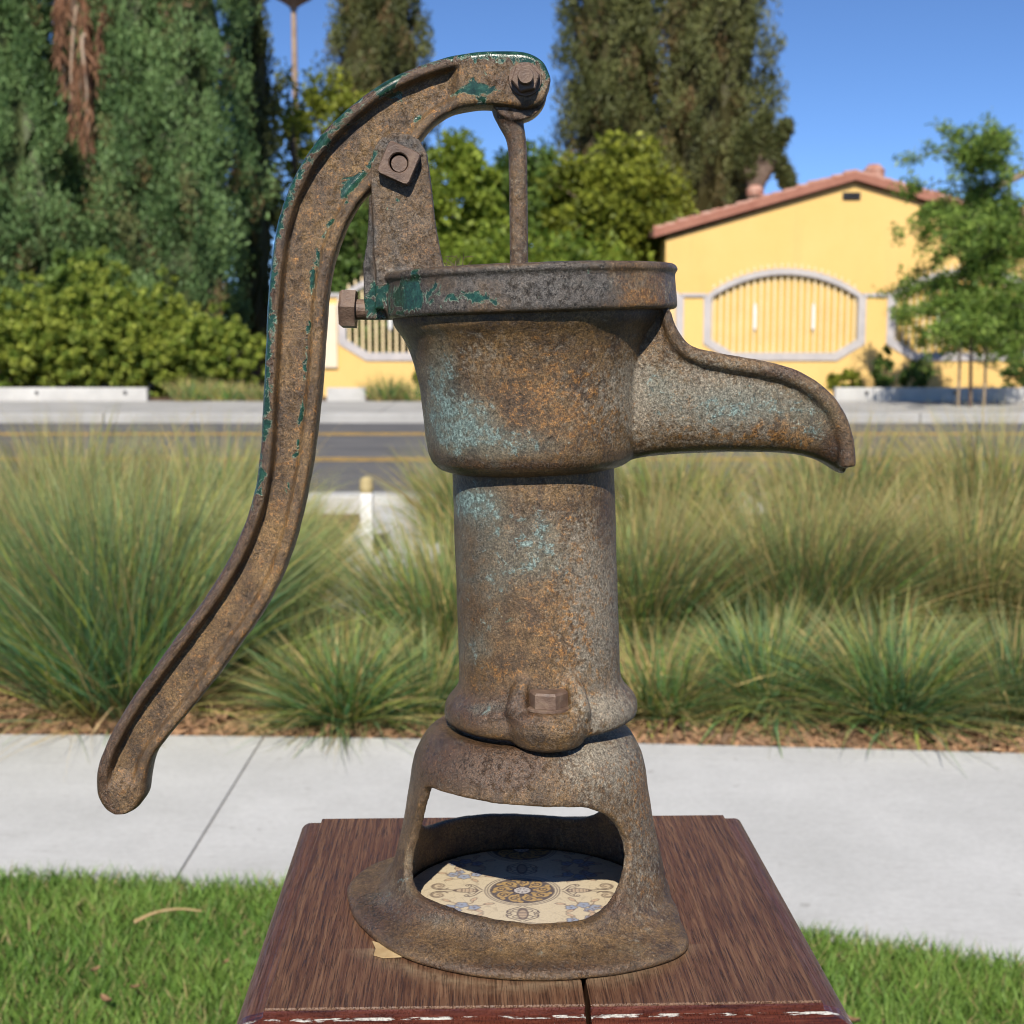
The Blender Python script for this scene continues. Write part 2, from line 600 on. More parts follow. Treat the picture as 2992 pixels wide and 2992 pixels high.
ASPH = mat_asphalt()
SOIL = mat_simple("dry_soil", (0.085, 0.055, 0.034), (0.19, 0.125, 0.075), 7, 0.95, 0.02, 60)
JOINT = mat_simple("joint_dirt", (0.20, 0.185, 0.165), (0.32, 0.30, 0.27), 25, 0.95)
MULCH = mat_simple("bark_mulch", (0.085, 0.045, 0.025), (0.26, 0.15, 0.085), 35, 0.95, 0.015, 90)
TURF = mat_simple("turf_soil", (0.030, 0.045, 0.014), (0.07, 0.075, 0.03), 30, 0.95, 0.01, 90)
YELLOWPAINT = mat_simple("road_yellow", (0.26, 0.17, 0.05), (0.60, 0.36, 0.06), 5, 0.7, detail=6)
def mat_stucco():
    m = NT("yellow_stucco")
    n1 = m.noise(0.7, 5, 0.6); n2 = m.noise(1.0, 5, 0.65, vec=m.mapping((2.2, 2.2, 0.25))); n3 = m.noise(30, 4, 0.6)
    c = m.ramp(n1, [(0.3, (0.78, 0.515, 0.178)), (0.7, (0.83, 0.560, 0.212))])
    c = m.mix(m.ramp(n2, [(0.52, 0.0), (0.75, 0.30)]), c, (0.62, 0.42, 0.17))
    c = m.mix(1.0, c, m.ramp(n3, [(0.3, 0.93), (0.7, 1.04)]), 'MULTIPLY')
    return m.fin(c, 0.9, m.bump(m.noise(90, 4, 0.6), 0.008, 0.8), 0.2)


STUCCO = mat_stucco()
PANEL = mat_simple("olive_panel", (0.58, 0.395, 0.11), (0.66, 0.45, 0.135), 2.0, 0.7)
CREAM = mat_simple("cream_stucco", (0.74, 0.63, 0.46), (0.80, 0.69, 0.52), 1.5, 0.9, 0.006, 90)
WHITEWALL = mat_simple("white_block", (0.44, 0.43, 0.41), (0.58, 0.57, 0.54), 2.0, 0.9, 0.006, 60)
TRIM = mat_simple("grey_trim", (0.42, 0.40, 0.40), (0.54, 0.50, 0.48), 4.0, 0.8)
GRILLE = mat_simple("cream_iron", (0.74, 0.58, 0.33), (0.80, 0.64, 0.38), 4.0, 0.6)
FASCIA = mat_simple("red_fascia", (0.30, 0.125, 0.085), (0.38, 0.175, 0.12), 3.0, 0.8)
ROOFTILE = mat_simple("clay_tile", (0.33, 0.135, 0.085), (0.52, 0.33, 0.26), 6.0, 0.85, 0.01, 40)
DARKMETAL = mat_simple("dark_metal", (0.03, 0.03, 0.035), (0.06, 0.06, 0.06), 8.0, 0.6)
DULLCONC = mat_simple("dull_concrete", (0.33, 0.325, 0.31), (0.45, 0.44, 0.42), 1.3, 0.9, 0.004, 60)
BARK = mat_simple("grey_bark", (0.09, 0.06, 0.045), (0.20, 0.145, 0.11), 14.0, 0.95, 0.02, 30)
PALEPOLE = mat_simple("weathered_pole", (0.30, 0.21, 0.155), (0.40, 0.30, 0.23), 4.0, 0.8)
WHITEPAINT = mat_simple("white_paint", (0.72, 0.72, 0.70), (0.80, 0.80, 0.78), 8.0, 0.6)
YELLOWCAP = mat_simple("yellow_cap", (0.40, 0.32, 0.15), (0.48, 0.39, 0.20), 12.0, 0.5)
STONE = mat_simple("pale_stone", (0.52, 0.50, 0.46), (0.66, 0.64, 0.60), 14.0, 0.85, 0.01, 40)
STAKE = mat_simple("grey_wood_stake", (0.20, 0.15, 0.10), (0.32, 0.25, 0.18), 10.0, 0.9)
CYPRESS_BLUE = mat_foliage("cypress_blue_green", (0.068, 0.135, 0.045), (0.225, 0.345, 0.125), 0.30)
CYPRESS_OLIVE = mat_foliage("cypress_olive", (0.062, 0.078, 0.024), (0.215, 0.230, 0.082), 0.30)
LEAF_BRIGHT = mat_foliage("leaf_bright", (0.095, 0.160, 0.020), (0.300, 0.370, 0.050), 0.40)
LEAF_YELLOW = mat_foliage("leaf_yellow", (0.120, 0.155, 0.018), (0.350, 0.375, 0.048), 0.40)
LEAF_DEEP = mat_foliage("leaf_deep", (0.045, 0.095, 0.020), (0.160, 0.240, 0.050), 0.35)
LEAF_HEDGE = mat_foliage("leaf_hedge", (0.165, 0.245, 0.038), (0.450, 0.500, 0.090), 0.45)
LEAF_FINE = mat_foliage("leaf_fine", (0.105, 0.195, 0.038), (0.340, 0.460, 0.095), 0.50)
DEADFROND = mat_tint("dead_frond", 0.8, 0.2)
BLADE = mat_tint("grass_blade", 0.55, 0.30)
CHIPS = mat_tint("wood_chip", 0.9)
TILEPRINT = mat_tint("printed_tile", 0.28, 0.0, 0.5)

# ------------------------------------------------------------------ setting: ground, lawn, sidewalk, bed, road
def sheet(name, poly, z, mat, label=None, kind="structure", **kw):
    bm = bmesh.new()
    vs = [bm.verts.new((p[0], p[1], z)) for p in poly]
    f = bm.faces.new(vs)
    if f.normal.z < 0: f.normal_flip()
    bm.normal_update()
    V, F = from_bm(bm)
    me = fast_mesh(name, V, F)
    if me.polygons[0].normal.z < 0:
        me.flip_normals()
    o = link(name, me, mat)
    return tag(o, label, None, None, kind)


GROUND_Z = -0.012
sheet("ground", [(-900, -200), (900, -200), (900, 1600), (-900, 1600)], GROUND_Z, SOIL)

near_edge = [gz(u, v)[:2] for u, v in [(0, 2565), (400, 2580), (800, 2602), (1300, 2640), (1900, 2692), (2400, 2742), (2700, 2782), (2992, 2832)]]
far_edge = [gz(u, v)[:2] for u, v in [(0, 2156), (500, 2159), (1000, 2165), (1500, 2174), (2000, 2186), (2500, 2198), (2992, 2212)]]


def curve_y(pts, x):
    xs = [p[0] for p in pts]; ys = [p[1] for p in pts]
    x = np.asarray(x, dtype=float)
    y = np.interp(x, xs, ys)
    sl0 = (ys[1] - ys[0]) / (xs[1] - xs[0]); sl1 = (ys[-1] - ys[-2]) / (xs[-1] - xs[-2])
    y = np.where(x < xs[0], ys[0] + sl0 * (x - xs[0]) * np.exp(-np.abs(x - xs[0])), y)
    return np.where(x > xs[-1], ys[-1] + sl1 * (x - xs[-1]) * np.exp(-0.5 * np.abs(x - xs[-1])), y)


xs = np.linspace(-7, 7, 57)
lawn_poly = [(x, float(curve_y(near_edge, x)) + 0.01) for x in xs] + [(7, -6), (-7, -6)]
sheet("lawn_soil", lawn_poly, -0.006, TURF)
bed_poly = [(x, float(curve_y(far_edge, x)) - 0.01) for x in xs] + [(7.0, 10.28), (-7.0, 10.28)]
sheet("planting_bed", bed_poly, -0.004, MULCH)

walk = tag(link("sidewalk", None), None, None, None, "structure")
joints = [-0.80 + 2.4 * k for k in range(-3, 4)]
for a, b in zip(joints[:-1], joints[1:]):
    sx = np.linspace(a + 0.0032, b - 0.0032, 17)
    for nm, f0, f1, zt in (("slab", lambda x: curve_y(near_edge, x), lambda x: curve_y(far_edge, x) - 0.125, 0.012),
                           ("edging", lambda x: curve_y(far_edge, x) - 0.121, lambda x: curve_y(far_edge, x), 0.0115)):
        lo = np.stack([sx, f0(sx), np.full(17, -0.03)], 1)
        hi = np.stack([sx, f1(sx), np.full(17, -0.03)], 1)
        poly = [tuple(p) for p in lo] + [tuple(p) for p in hi[::-1]]
        V, F = prism(poly, (0, 0, 0.03 + zt))
        part(walk, nm, V, F, CONC)
# dirt lies in the joints between the slabs
sheet("joint_dirt", [(x, float(curve_y(near_edge, x)) + 0.02) for x in xs] + [(x, float(curve_y(far_edge, x)) - 0.02) for x in xs[::-1]], 0.006, JOINT)

ROAD0, ROAD1 = 10.55, 20.85
sheet("road", [(-60, ROAD0), (60, ROAD0), (60, ROAD1), (-60, ROAD1)], -0.002, ASPH)
marks = tag(link("road_marking", None), None, None, None, "structure")
for yc in (gz(1496, 1342)[1], gz(1496, 1268)[1]):
    for off in (-0.14, 0.14):
        V, F = box(-60, 60, yc + off - 0.06, yc + off + 0.06, -0.001, 0.003)
        part(marks, "line", V, F, YELLOWPAINT)
nearcurb = tag(link("near_curb", None), None, None, None, "structure")
farcurb = tag(link("far_curb", None), None, None, None, "structure")
for k in range(-8, 8):
    V, F = bevel_box(k * 3.0 + 0.006, k * 3.0 + 2.994, 10.28, 10.53, -0.05, 0.13, 0.02)
    part(nearcurb, "curb_stone", V, F, CONC)
    V, F = bevel_box(k * 3.0 + 0.006, k * 3.0 + 2.994, 20.87, 21.12, -0.05, 0.14, 0.02)
    part(farcurb, "curb_stone", V, F, DULLCONC)
farwalk = tag(link("far_sidewalk", None), None, None, None, "structure")
for k in range(-12, 13):
    V, F = box(k * 2.0 + 0.006, k * 2.0 + 1.994, 21.13, 24.9, -0.05, 0.13)
    part(farwalk, "slab", V, F, DULLCONC)
sheet("far_yard", [(-60, 24.92), (60, 24.92), (60, 75), (-60, 75)], 0.12, SOIL)

# concrete path through the planting bed, between the grass clumps
path = tag(link("path", None), None, None, None, "structure")
for y0, y1 in ((6.35, 7.42), (7.44, 8.60), (8.62, 10.26)):
    V, F = bevel_box(-1.02, -0.40, y0, y1, -0.03, 0.05, 0.012)
    part(path, "slab", V, F, CONC)

# ------------------------------------------------------------------ wooden pedestal
PTOP = 0.94
PC = np.array([0.0132, 0.8795, PTOP]); PYAW = math.radians(1.73); PH = 0.1505
ped = thing("wooden_pedestal", tuple(PC), "dark oak pedestal with moulded edge and split top under the pump", "pedestal")
ped.rotation_euler = (0, 0, PYAW)
prof = [(0.0, 0.0), (0.0006, -0.0008), (0.0010, -0.0022), (0.0014, -0.0046), (0.0022, -0.0050), (0.0050, -0.0054), (0.0060, -0.0058)]
for a in np.linspace(0, math.pi / 2, 8)[1:]:
    prof.append((0.0060 + 0.0125 * math.sin(a), -0.0058 - 0.0125 * (1 - math.cos(a))))
prof += [(0.0185, -0.026), (0.014, -0.030), (-0.006, -0.032)]


def ped_top():
    bm = bmesh.new()
    rings = []
    for off, z in prof:
        h = PH + off
        rings.append([bm.verts.new((sx * h, sy * h, z)) for sx, sy in ((-1, -1), (1, -1), (1, 1), (-1, 1))])
    bm.faces.new(rings[0])
    for r0, r1 in zip(rings[:-1], rings[1:]):
        for j in range(4):
            k = (j + 1) % 4
            bm.faces.new([r0[j], r1[j], r1[k], r0[k]])
    bm.faces.new(rings[-1][::-1])
    bmesh.ops.recalc_face_normals(bm, faces=bm.faces[:])
    return bm


for nm, x, sgn in (("plank", 0.02275, 1), ("plank", 0.02445, -1)):
    bm = ped_top()
    g = bmesh.ops.bisect_plane(bm, geom=bm.verts[:] + bm.edges[:] + bm.faces[:], plane_co=(x, 0, 0), plane_no=(sgn, -0.0043, 0), clear_outer=True)
    ed = [e for e in g["geom_cut"] if isinstance(e, bmesh.types.BMEdge)]
    bmesh.ops.edgeloop_fill(bm, edges=ed)
    cut = [e for e in bm.edges if all(abs(v.co.x - x) < 0.004 for v in e.verts) and len(e.link_faces) == 2]
    bmesh.ops.bevel(bm, geom=[e for e in cut if e.calc_face_angle(0) > 0.6], offset=0.0008, segments=2, affect='EDGES')
    V, F = from_bm(bm)
    V = lump(V, 0.00025, 60, 3)
    link(nm, fast_mesh(nm, V, F), WOOD, ped)
V, F = bevel_box(-0.138, 0.138, -0.138, 0.138, -PTOP + 0.12, -0.0305, 0.004)
link("post", fast_mesh("post", V, F), WOOD, ped)
V, F = bevel_box(-0.165, 0.165, -0.165, 0.165, -PTOP - 0.005, -PTOP + 0.119, 0.008)
link("plinth", fast_mesh("plinth", V, F), WOOD, ped)

# ------------------------------------------------------------------ hand pump
Y0 = 0.878
BC = np.array([0.0105, 0.878])          # centre of the base
pump = thing("hand_pump", (BC[0], BC[1], PTOP), "rusty cast iron pitcher pump with curved handle and spout, flaking green paint", "water pump")

DEFAULT = dict(teal=0.0, green=0.0, orange=0.25, gray=0.2, dark=0.1, pale=0.0)
KEYS = ["teal", "green", "orange", "gray", "dark", "pale"]


def paint(o, base=None, blobs=(), fields=None):
    """how much paint or rust is left where: point attributes read by the iron material"""
    me = o.data
    V = np.zeros(len(me.vertices) * 3, dtype=np.float32); me.vertices.foreach_get("co", V)
    P = V.reshape(-1, 3).astype(float) + wloc(o)
    u, v = project(P)
    d = dict(DEFAULT); d.update(base or {})
    M = {k: np.full(len(P), d[k]) for k in KEYS}
    for (bu, bv, ru, rv, ch, st) in blobs:
        M[ch] += st * np.exp(-(((u - bu) / ru) ** 2 + ((v - bv) / rv) ** 2))
    if fields:
        for k, arr in fields.items(): M[k] = M[k] + arr
    for nm, ks in (("maskA", KEYS[:3]), ("maskB", KEYS[3:])):
        a = me.color_attributes.new(nm, 'FLOAT_COLOR', 'POINT')
        c = np.ones((len(P), 4), dtype=np.float32)
        for i, k in enumerate(ks): c[:, i] = np.clip(M[k], -0.5, 1.6)
        a.data.foreach_set("color", c.ravel())
    return o


AX0, AX1 = at(1543, 900, Y0), at(1578, 2010, Y0)
ADIR = (AX0 - AX1) / np.linalg.norm(AX0 - AX1)
AE1 = np.array([ADIR[2], 0, -ADIR[0]]); AE2 = np.array([0, 1.0, 0])


def axp(v, du=0.0):
    return at(1543 + (v - 900) * (1578 - 1543) / (2010 - 900) + du, v, Y0)


def revolve(profile, n=112, du=0.0, closed=True):
    rings = []
    a = np.linspace(0, 2 * math.pi, n, endpoint=False)
    for v, r in profile:
        c = axp(v, du); rr = r * mpp(c)
        rings.append(c + rr * (np.cos(a)[:, None] * AE1 + np.sin(a)[:, None] * AE2))
    m = len(rings)
    V = np.concatenate(rings)
    i = np.arange(m if closed else m - 1)[:, None]
    j = np.arange(n)[None, :]; k = (j + 1) % n
    i2 = (i + 1) % m
    Q = np.stack([i * n + j, i * n + k, i2 * n + k, i2 * n + j], -1).reshape(-1, 4)
    return V, Q


def densify(profile, k=4):
    out = []
    for p, q in zip(profile[:-1], profile[1:]):
        for t in range(k): out.append((p[0] + (q[0] - p[0]) * t / k, p[1] + (q[1] - p[1]) * t / k))
    return out + [profile[-1]]


# barrel with its collar and front lug
bar = [(1352, 236), (1500, 236), (1700, 235), (1950, 234), (1985, 237), (2004, 247), (2020, 262), (2036, 275), (2052, 281), (2074, 282), (2086, 276), (2092, 264), (2092, 190), (1352, 196)]
zb = axp(2092)[2]
geo = [revolve(bar)]
LUG = np.array([at(1602, 2080, Y0 - 0.06)[0], Y0 - 0.0475, zb])
pts = [LUG + np.array([0, 0, z]) for z in (-0.0050, -0.0025, 0.007, 0.015, 0.0185, 0.0195)]
geo.append(tube(pts, [0.0165, 0.0215, 0.0248, 0.0238, 0.0205, 0.0165], 40))
for sg in (-1, 1):
    pth = [at(1602 + sg * 62, 1968, Y0 - 0.0440), at(1602 + sg * 74, 1995, Y0 - 0.0480), at(1602 + sg * 86, 2035, Y0 - 0.0520), at(1602 + sg * 92, 2080, Y0 - 0.0540), at(1602 + sg * 84, 2120, Y0 - 0.0440)]
    geo.append(tube(catmull(pth, 14), np.interp(np.linspace(0, 1, 14), [0, .3, .7, 1], [0.0028, 0.0048, 0.0068, 0.0076]), 18))
V, F = cast(geo, 0.0014, 10)
V = lump(V, 0.00010, 120, 1)
barrel = part(pump, "barrel", V, F, IRON, True)
paint(barrel, dict(orange=0.46, gray=0.27), [(1500, 1680, 190, 330, 'teal', .16), 
    (1385, 1465, 75, 55, 'teal', .95), (1480, 1560, 130, 130, 'teal', .48), (1590, 1550, 50, 60, 'teal', .5), (1620, 1660, 130, 60, 'teal', .42),
    (1430, 1760, 90, 130, 'teal', .30), (1385, 1900, 60, 60, 'teal', .45), (1420, 2070, 80, 25, 'teal', .55), (1345, 1600, 25, 300, 'teal', .3),
    (1745, 1820, 110, 330, 'gray', .75), (1600, 1600, 260, 120, 'gray', .25), (1800, 2080, 90, 60, 'gray', .6),
    (1390, 1640, 110, 420, 'dark', .28), (1400, 2080, 150, 60, 'dark', .45), (1540, 2080, 70, 60, 'dark', .5), (1770, 1500, 35, 90, 'dark', .5),
    (1660, 1820, 110, 240, 'orange', .30), (1450, 1980, 90, 60, 'orange', .2)])

# front bolt on the lug
bt = LUG + np.array([0, -0.0040, 0.0192])
part(pump, "washer", *disc(bt, (0, 0, 1), 0.0140, 0.0136, 0.0016, 24), BOLT)
part(pump, "bolt_head", *disc(bt + np.array([0, 0, 0.0017]), (0, 0, 1), 0.0122, 0.0112, 0.0092, 6, 0.35), BOLT)

# reservoir and spout
cup_o = [(815, 396), (905, 396), (930, 396), (948, 388), (975, 368), (1010, 351), (1060, 336), (1120, 324), (1200, 316), (1265, 311), (1310, 304), (1338, 294), (1356, 277), (1366, 255), (1370, 236)]
cup_i = [(1370, 205), (1335, 240), (1300, 272), (1200, 290), (1060, 312), (960, 345), (815, 365)]
geo = [revolve(densify(cup_o, 3) + densify(cup_i, 3))]
SP = [((1885, 896), (1780, 1372), 150), ((1936, 904), (1850, 1349), 160), ((1955, 962), (1925, 1337), 168), ((1993, 1021), (2000, 1331), 168),
      ((2050, 1047), (2080, 1328), 163), ((2130, 1063), (2160, 1326), 154), ((2220, 1079), (2250, 1326), 143), ((2310, 1104), (2325, 1331), 131),
      ((2380, 1146), (2378, 1342), 121), ((2430, 1200), (2415, 1358), 113), ((2458, 1265), (2440, 1374), 107), ((2468, 1325), (2455, 1384), 103), ((2470, 1364), (2464, 1390), 100)]
NS, NP = 90, 41
tb = catmull([list(s[0]) + list(s[1]) + [s[2]] for s in SP], NS)
rows_o, bead_f, bead_b = [], [], []
phi = np.linspace(0, math.pi, NP)
cy = np.sign(np.cos(phi)) * np.abs(np.cos(phi)) ** 0.55
cz = np.abs(np.sin(phi)) ** 0.75


def spout_rows(inset):
    out = []
    for tu, tv, bu, bv, w in tb:
        wm = w * mpp((0, Y0, EYE)) - inset
        T = at(tu, tv, Y0 - wm * 0.9); B = at(bu, bv, Y0 - wm * 0.6)
        if inset:
            dirv = (B - T); L = np.linalg.norm(dirv[[0, 2]]) + 1e-9
            B = B - dirv * min(inset / L, 0.45)
        row = np.stack([T[0] + (B[0] - T[0]) * cz, Y0 - wm * cy, T[2] + (B[2] - T[2]) * cz], 1)
        out.append(row)
    return np.array(out)


Ro, Ri = spout_rows(0.0), spout_rows(0.0050)
ring = np.concatenate([Ro, Ri[:, ::-1]], 1)       # closed U section
m2 = ring.shape[1]
Vs = ring.reshape(-1, 3)
i = np.arange(NS - 1)[:, None] * m2; j = np.arange(m2)[None, :]; k = (j + 1) % m2
Qs = np.stack([i + j, i + k, i + m2 + k, i + m2 + j], -1).reshape(-1, 4)
caps = []
for e in (0, NS - 1):
    for q in range(NP - 1):
        caps.append([e * m2 + q, e * m2 + q + 1, e * m2 + m2 - 2 - q, e * m2 + m2 - 1 - q])
geo.append((Vs, np.concatenate([Qs, np.array(caps)])))
for side in (0, NP - 1):
    pth = (Ro[:, side] + Ri[:, side]) / 2
    pth = pth[6:]
    pth = pth + np.array([0, -0.0030 if side == 0 else 0.0030, 0.0004])
    geo.append(tube(pth, np.interp(np.linspace(0, 1, len(pth)), [0, .16, .3, 1], [0.0026, 0.0042, 0.0050, 0.0054]), 14))
V, F = cast(geo, 0.0014, 5)
V = lump(V, 0.00010, 120, 2)
fc = V[F].mean(1)
lim = at(1915, 1150, Y0)[0]
cup_blobs = [(1430, 1200, 260, 180, 'teal', .20), (2150, 1200, 300, 120, 'teal', .26), (1285, 1090, 70, 120, 'teal', .75), (1320, 1250, 90, 90, 'teal', .85), (1450, 1290, 120, 60, 'teal', .60), (1590, 1300, 90, 40, 'teal', .45), (1420, 1180, 80, 60, 'teal', .2),
             (1560, 1130, 200, 160, 'orange', .38), (1700, 1250, 150, 100, 'orange', .25), (1390, 1040, 130, 70, 'gray', .4), (1700, 1150, 150, 150, 'gray', .25), (1860, 1150, 80, 150, 'gray', .45),
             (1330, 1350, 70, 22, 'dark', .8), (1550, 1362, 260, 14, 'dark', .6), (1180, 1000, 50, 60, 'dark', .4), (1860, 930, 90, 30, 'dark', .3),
             (2100, 1170, 250, 130, 'gray', .85), (1920, 1120, 70, 80, 'teal', .55), (2200, 1180, 170, 70, 'teal', .50), (2380, 1240, 80, 90, 'teal', .50), (2060, 1200, 120, 80, 'teal', .25),
             (2180, 1265, 160, 50, 'orange', .42), (2340, 1270, 70, 70, 'orange', .42), (2000, 1180, 40, 60, 'orange', .3),
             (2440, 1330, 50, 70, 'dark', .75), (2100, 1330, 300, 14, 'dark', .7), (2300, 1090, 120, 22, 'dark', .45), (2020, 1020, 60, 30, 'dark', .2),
             (1499, 1023, 4, 4, 'pale', 1.2), (1675, 1030, 4, 3, 'pale', 1.0), (1560, 1060, 3, 3, 'pale', 1.0)]
for nm, sel in (("reservoir", fc[:, 0] <= lim), ("spout", fc[:, 0] > lim)):
    f = F[sel]; idx = np.unique(f); re = np.full(len(V), -1); re[idx] = np.arange(len(idx))
    o = part(pump, nm, V[idx], re[f], IRON, True)
    paint(o, dict(orange=0.36, gray=0.28), cup_blobs)

# cap ring with the handle bracket
CAPDU = 8
ring_p = [(790, 340), (787, 352), (786, 408), (788, 420), (793, 426), (800, 428), (807, 428), (811, 421), (818, 420), (900, 426), (910, 425), (916, 419), (918, 408), (918, 345), (914, 340)]
capV, capF = revolve(densify(ring_p, 2), 128, CAPDU)


def plate(px, y0, y1):
    ym = (y0 + y1) / 2
    poly = [at(u, v, min(y0, y1)) for u, v in px]
    poly = [np.array([p[0], y0, p[2]]) for p in poly]
    return prism([tuple(p) for p in poly], (0, y1 - y0, 0))


front_pl = [(1096, 905), (1098, 815), (1090, 700), (1085, 560), (1084, 470), (1092, 432), (1113, 402), (1150, 387), (1190, 389), (1226, 408), (1246, 445), (1254, 500), (1262, 570), (1272, 650), (1284, 725), (1300, 795), (1300, 905)]
back_pl = [(1106, 905), (1100, 815), (1092, 700), (1090, 560), (1088, 470), (1096, 438), (1118, 410), (1150, 398), (1185, 400), (1216, 416), (1232, 450), (1240, 500), (1250, 570), (1262, 650), (1272, 725), (1290, 795), (1290, 905)]
clamp = [(1078, 570), (1072, 705), (1060, 775), (1062, 860), (1068, 934), (1140, 934), (1160, 860), (1160, 790), (1120, 770), (1104, 700), (1100, 570)]
HT = 0.0140
geo = [(capV, capF), plate(front_pl, Y0 - HT - 0.0085, Y0 - HT), plate(back_pl, Y0 + HT, Y0 + HT + 0.0085),
       plate(clamp, Y0 - HT - 0.0015, Y0 + HT + 0.007)]
V, F = cast(geo, 0.0012, 3)
V = lump(V, 0.00010, 150, 4)
capo = part(pump, "cap_bracket", V, F, IRON_BLACK, True)
paint(capo, dict(orange=0.34, gray=0.25, dark=0.30), [
    (1900, 860, 110, 80, 'dark', -.45), (1160, 870, 70, 70, 'green', .75), (1255, 865, 90, 50, 'green', .50), (1390, 865, 70, 30, 'green', .66), (1210, 825, 26, 50, 'green', .55), (1085, 880, 30, 60, 'green', .55),
    (1460, 880, 150, 40, 'green', .15), (1130, 600, 40, 30, 'green', .32), (1150, 610, 40, 25, 'teal', .3), (1090, 460, 12, 60, 'green', .5),
    (1650, 850, 190, 60, 'dark', .60), (1400, 800, 200, 20, 'dark', .4), (1250, 880, 140, 60, 'dark', .45), (1500, 790, 200, 14, 'gray', .5), (1720, 830, 160, 35, 'gray', .55), (1880, 860, 110, 60, 'orange', .55), (1950, 850, 22, 50, 'gray', .5),
    (1200, 690, 70, 100, 'orange', .30), (1150, 780, 80, 40, 'gray', .4), (1170, 440, 70, 50, 'dark', .35), (1075, 750, 20, 160, 'dark', .6), (1180, 850, 60, 60, 'dark', .3)])

# clamp bolt pointing left
cb = at(1068, 905, Y0 - 0.006)
part(pump, "bolt_shank", *tube([cb + np.array([0.004, 0, 0]), cb + np.array([-0.0068, 0, 0.0002])], [0.0062, 0.0062], 18), BOLT)
part(pump, "bolt_head", *disc(cb + np.array([-0.0056, 0, 0.0002]), (-1, 0, 0.03), 0.0125, 0.0113, 0.0098, 6, 0.10), BOLT)

# handle
HP = [((325, 2377), (377, 2377)), ((301, 2361), (402, 2360)), ((281, 2322), (424, 2323)), ((279, 2272), (431, 2268)), ((293, 2210), (447, 2213)),
      ((330, 2130), (497, 2145)), ((385, 2040), (560, 2070)), ((450, 1948), (627, 1988)), ((525, 1845), (697, 1890)), ((600, 1742), (766, 1792)),
      ((665, 1635), (822, 1685)), ((712, 1530), (862, 1572)), ((742, 1430), (890, 1455)), ((757, 1320), (913, 1330)), ((766, 1180), (931, 1180)),
      ((772, 1030), (944, 1030)), ((779, 890), (953, 890)), ((790, 760), (968, 785)), ((812, 635), (997, 692)), ((855, 520), (1040, 605)),
      ((925, 405), (1090, 545)), ((1015, 315), (1155, 478)), ((1115, 240), (1215, 420)), ((1215, 192), (1262, 365)), ((1320, 160), (1322, 328)),
      ((1410, 147), (1402, 313)), ((1480, 145), (1482, 317)), ((1540, 150), (1540, 324)), ((1585, 176), (1582, 304)), ((1606, 215), (1603, 258)), ((1609, 232), (1608, 240))]
NH = 300
hp = catmull([list(a) + list(b) for a, b in HP], NH)
sh = np.linspace(0, len(HP) - 1, NH)
dpos = np.array([0, .02, .05, .09, .13, .17, .20, .225, .25, .275, .30, .33, .38, .45, .52, .58, .63, .67, .70, .73, .76, .79, .83, .88, .93, .97, 1.0])


def hsec(d, Wp, b, hs):
    """half thickness of the handle across its width: outer bead, web, inner rib"""
    x = d * Wp
    e = np.minimum(x, Wp - x)
    edge = np.sqrt(np.clip(1 - (1 - np.clip(e / 20.0, 0, 1)) ** 2, 0, 1))
    solid = hs * (0.35 + 0.65 * edge)
    out_rib = 1 / (1 + np.exp((x - 41) / 1.8))
    in_rib = 1 / (1 + np.exp(-(x - (Wp - 40)) / 3.6))
    web = 0.0052
    prof_ = web + (0.0132 - web) * out_rib + (0.0108 - web) * in_rib
    prof_ = np.minimum(prof_, (0.0132 * (0.32 + 0.68 * edge)) + 0 * x)
    return b * prof_ + (1 - b) * solid


rows, rfield, ifield, webf = [], [], [], []
for (ou, ov, iu, iv), s in zip(hp, sh):
    Wp = math.hypot(iu - ou, iv - ov)
    b = np.clip((s - 2.3) / 1.2, 0, 1) * np.clip((24.35 - s) / 0.55, 0, 1)
    b = b * b * (3 - 2 * b)
    hs = 0.0116 if s < 12 else 0.0132
    hh = hsec(dpos, Wp, b, hs)
    O, I = at(ou, ov, Y0 - 0.010), at(iu, iv, Y0 - 0.010)
    mid = O[None] + (I - O)[None] * dpos[:, None]
    fr = mid.copy(); fr[:, 1] = Y0 - hh
    bk = mid.copy(); bk[:, 1] = Y0 + hh
    rows.append(np.concatenate([fr, bk[::-1]]))
    x = dpos * Wp
    r_o = np.clip(1.25 - x / 40, 0, 1); r_i = np.exp(-((x - (Wp - 52)) / 14) ** 2)
    rfield.append(np.concatenate([r_o, r_o[::-1]])); ifield.append(np.concatenate([r_i, r_i[::-1]]))
R = np.array(rows); mm = R.shape[1]
V = R.reshape(-1, 3)
i = np.arange(NH - 1)[:, None] * mm; j = np.arange(mm)[None, :]; k = (j + 1) % mm
Q = np.stack([i + j, i + k, i + mm + k, i + mm + j], -1).reshape(-1, 4)
capq = []
for e in (0, NH - 1):
    for q in range(mm // 2 - 1):
        capq.append([e * mm + q, e * mm + q + 1, e * mm + mm - 2 - q, e * mm + mm - 1 - q])
Q = np.concatenate([Q, np.array(capq)])
V = lump(V, 0.00014, 120, 5)
handle = part(pump, "handle", V, Q, IRON, True)
rf = np.array(rfield).ravel(); inf = np.array(ifield).ravel()
sv = np.repeat(sh, mm)
upper = np.clip((sv - 9) / 5, 0, 1)
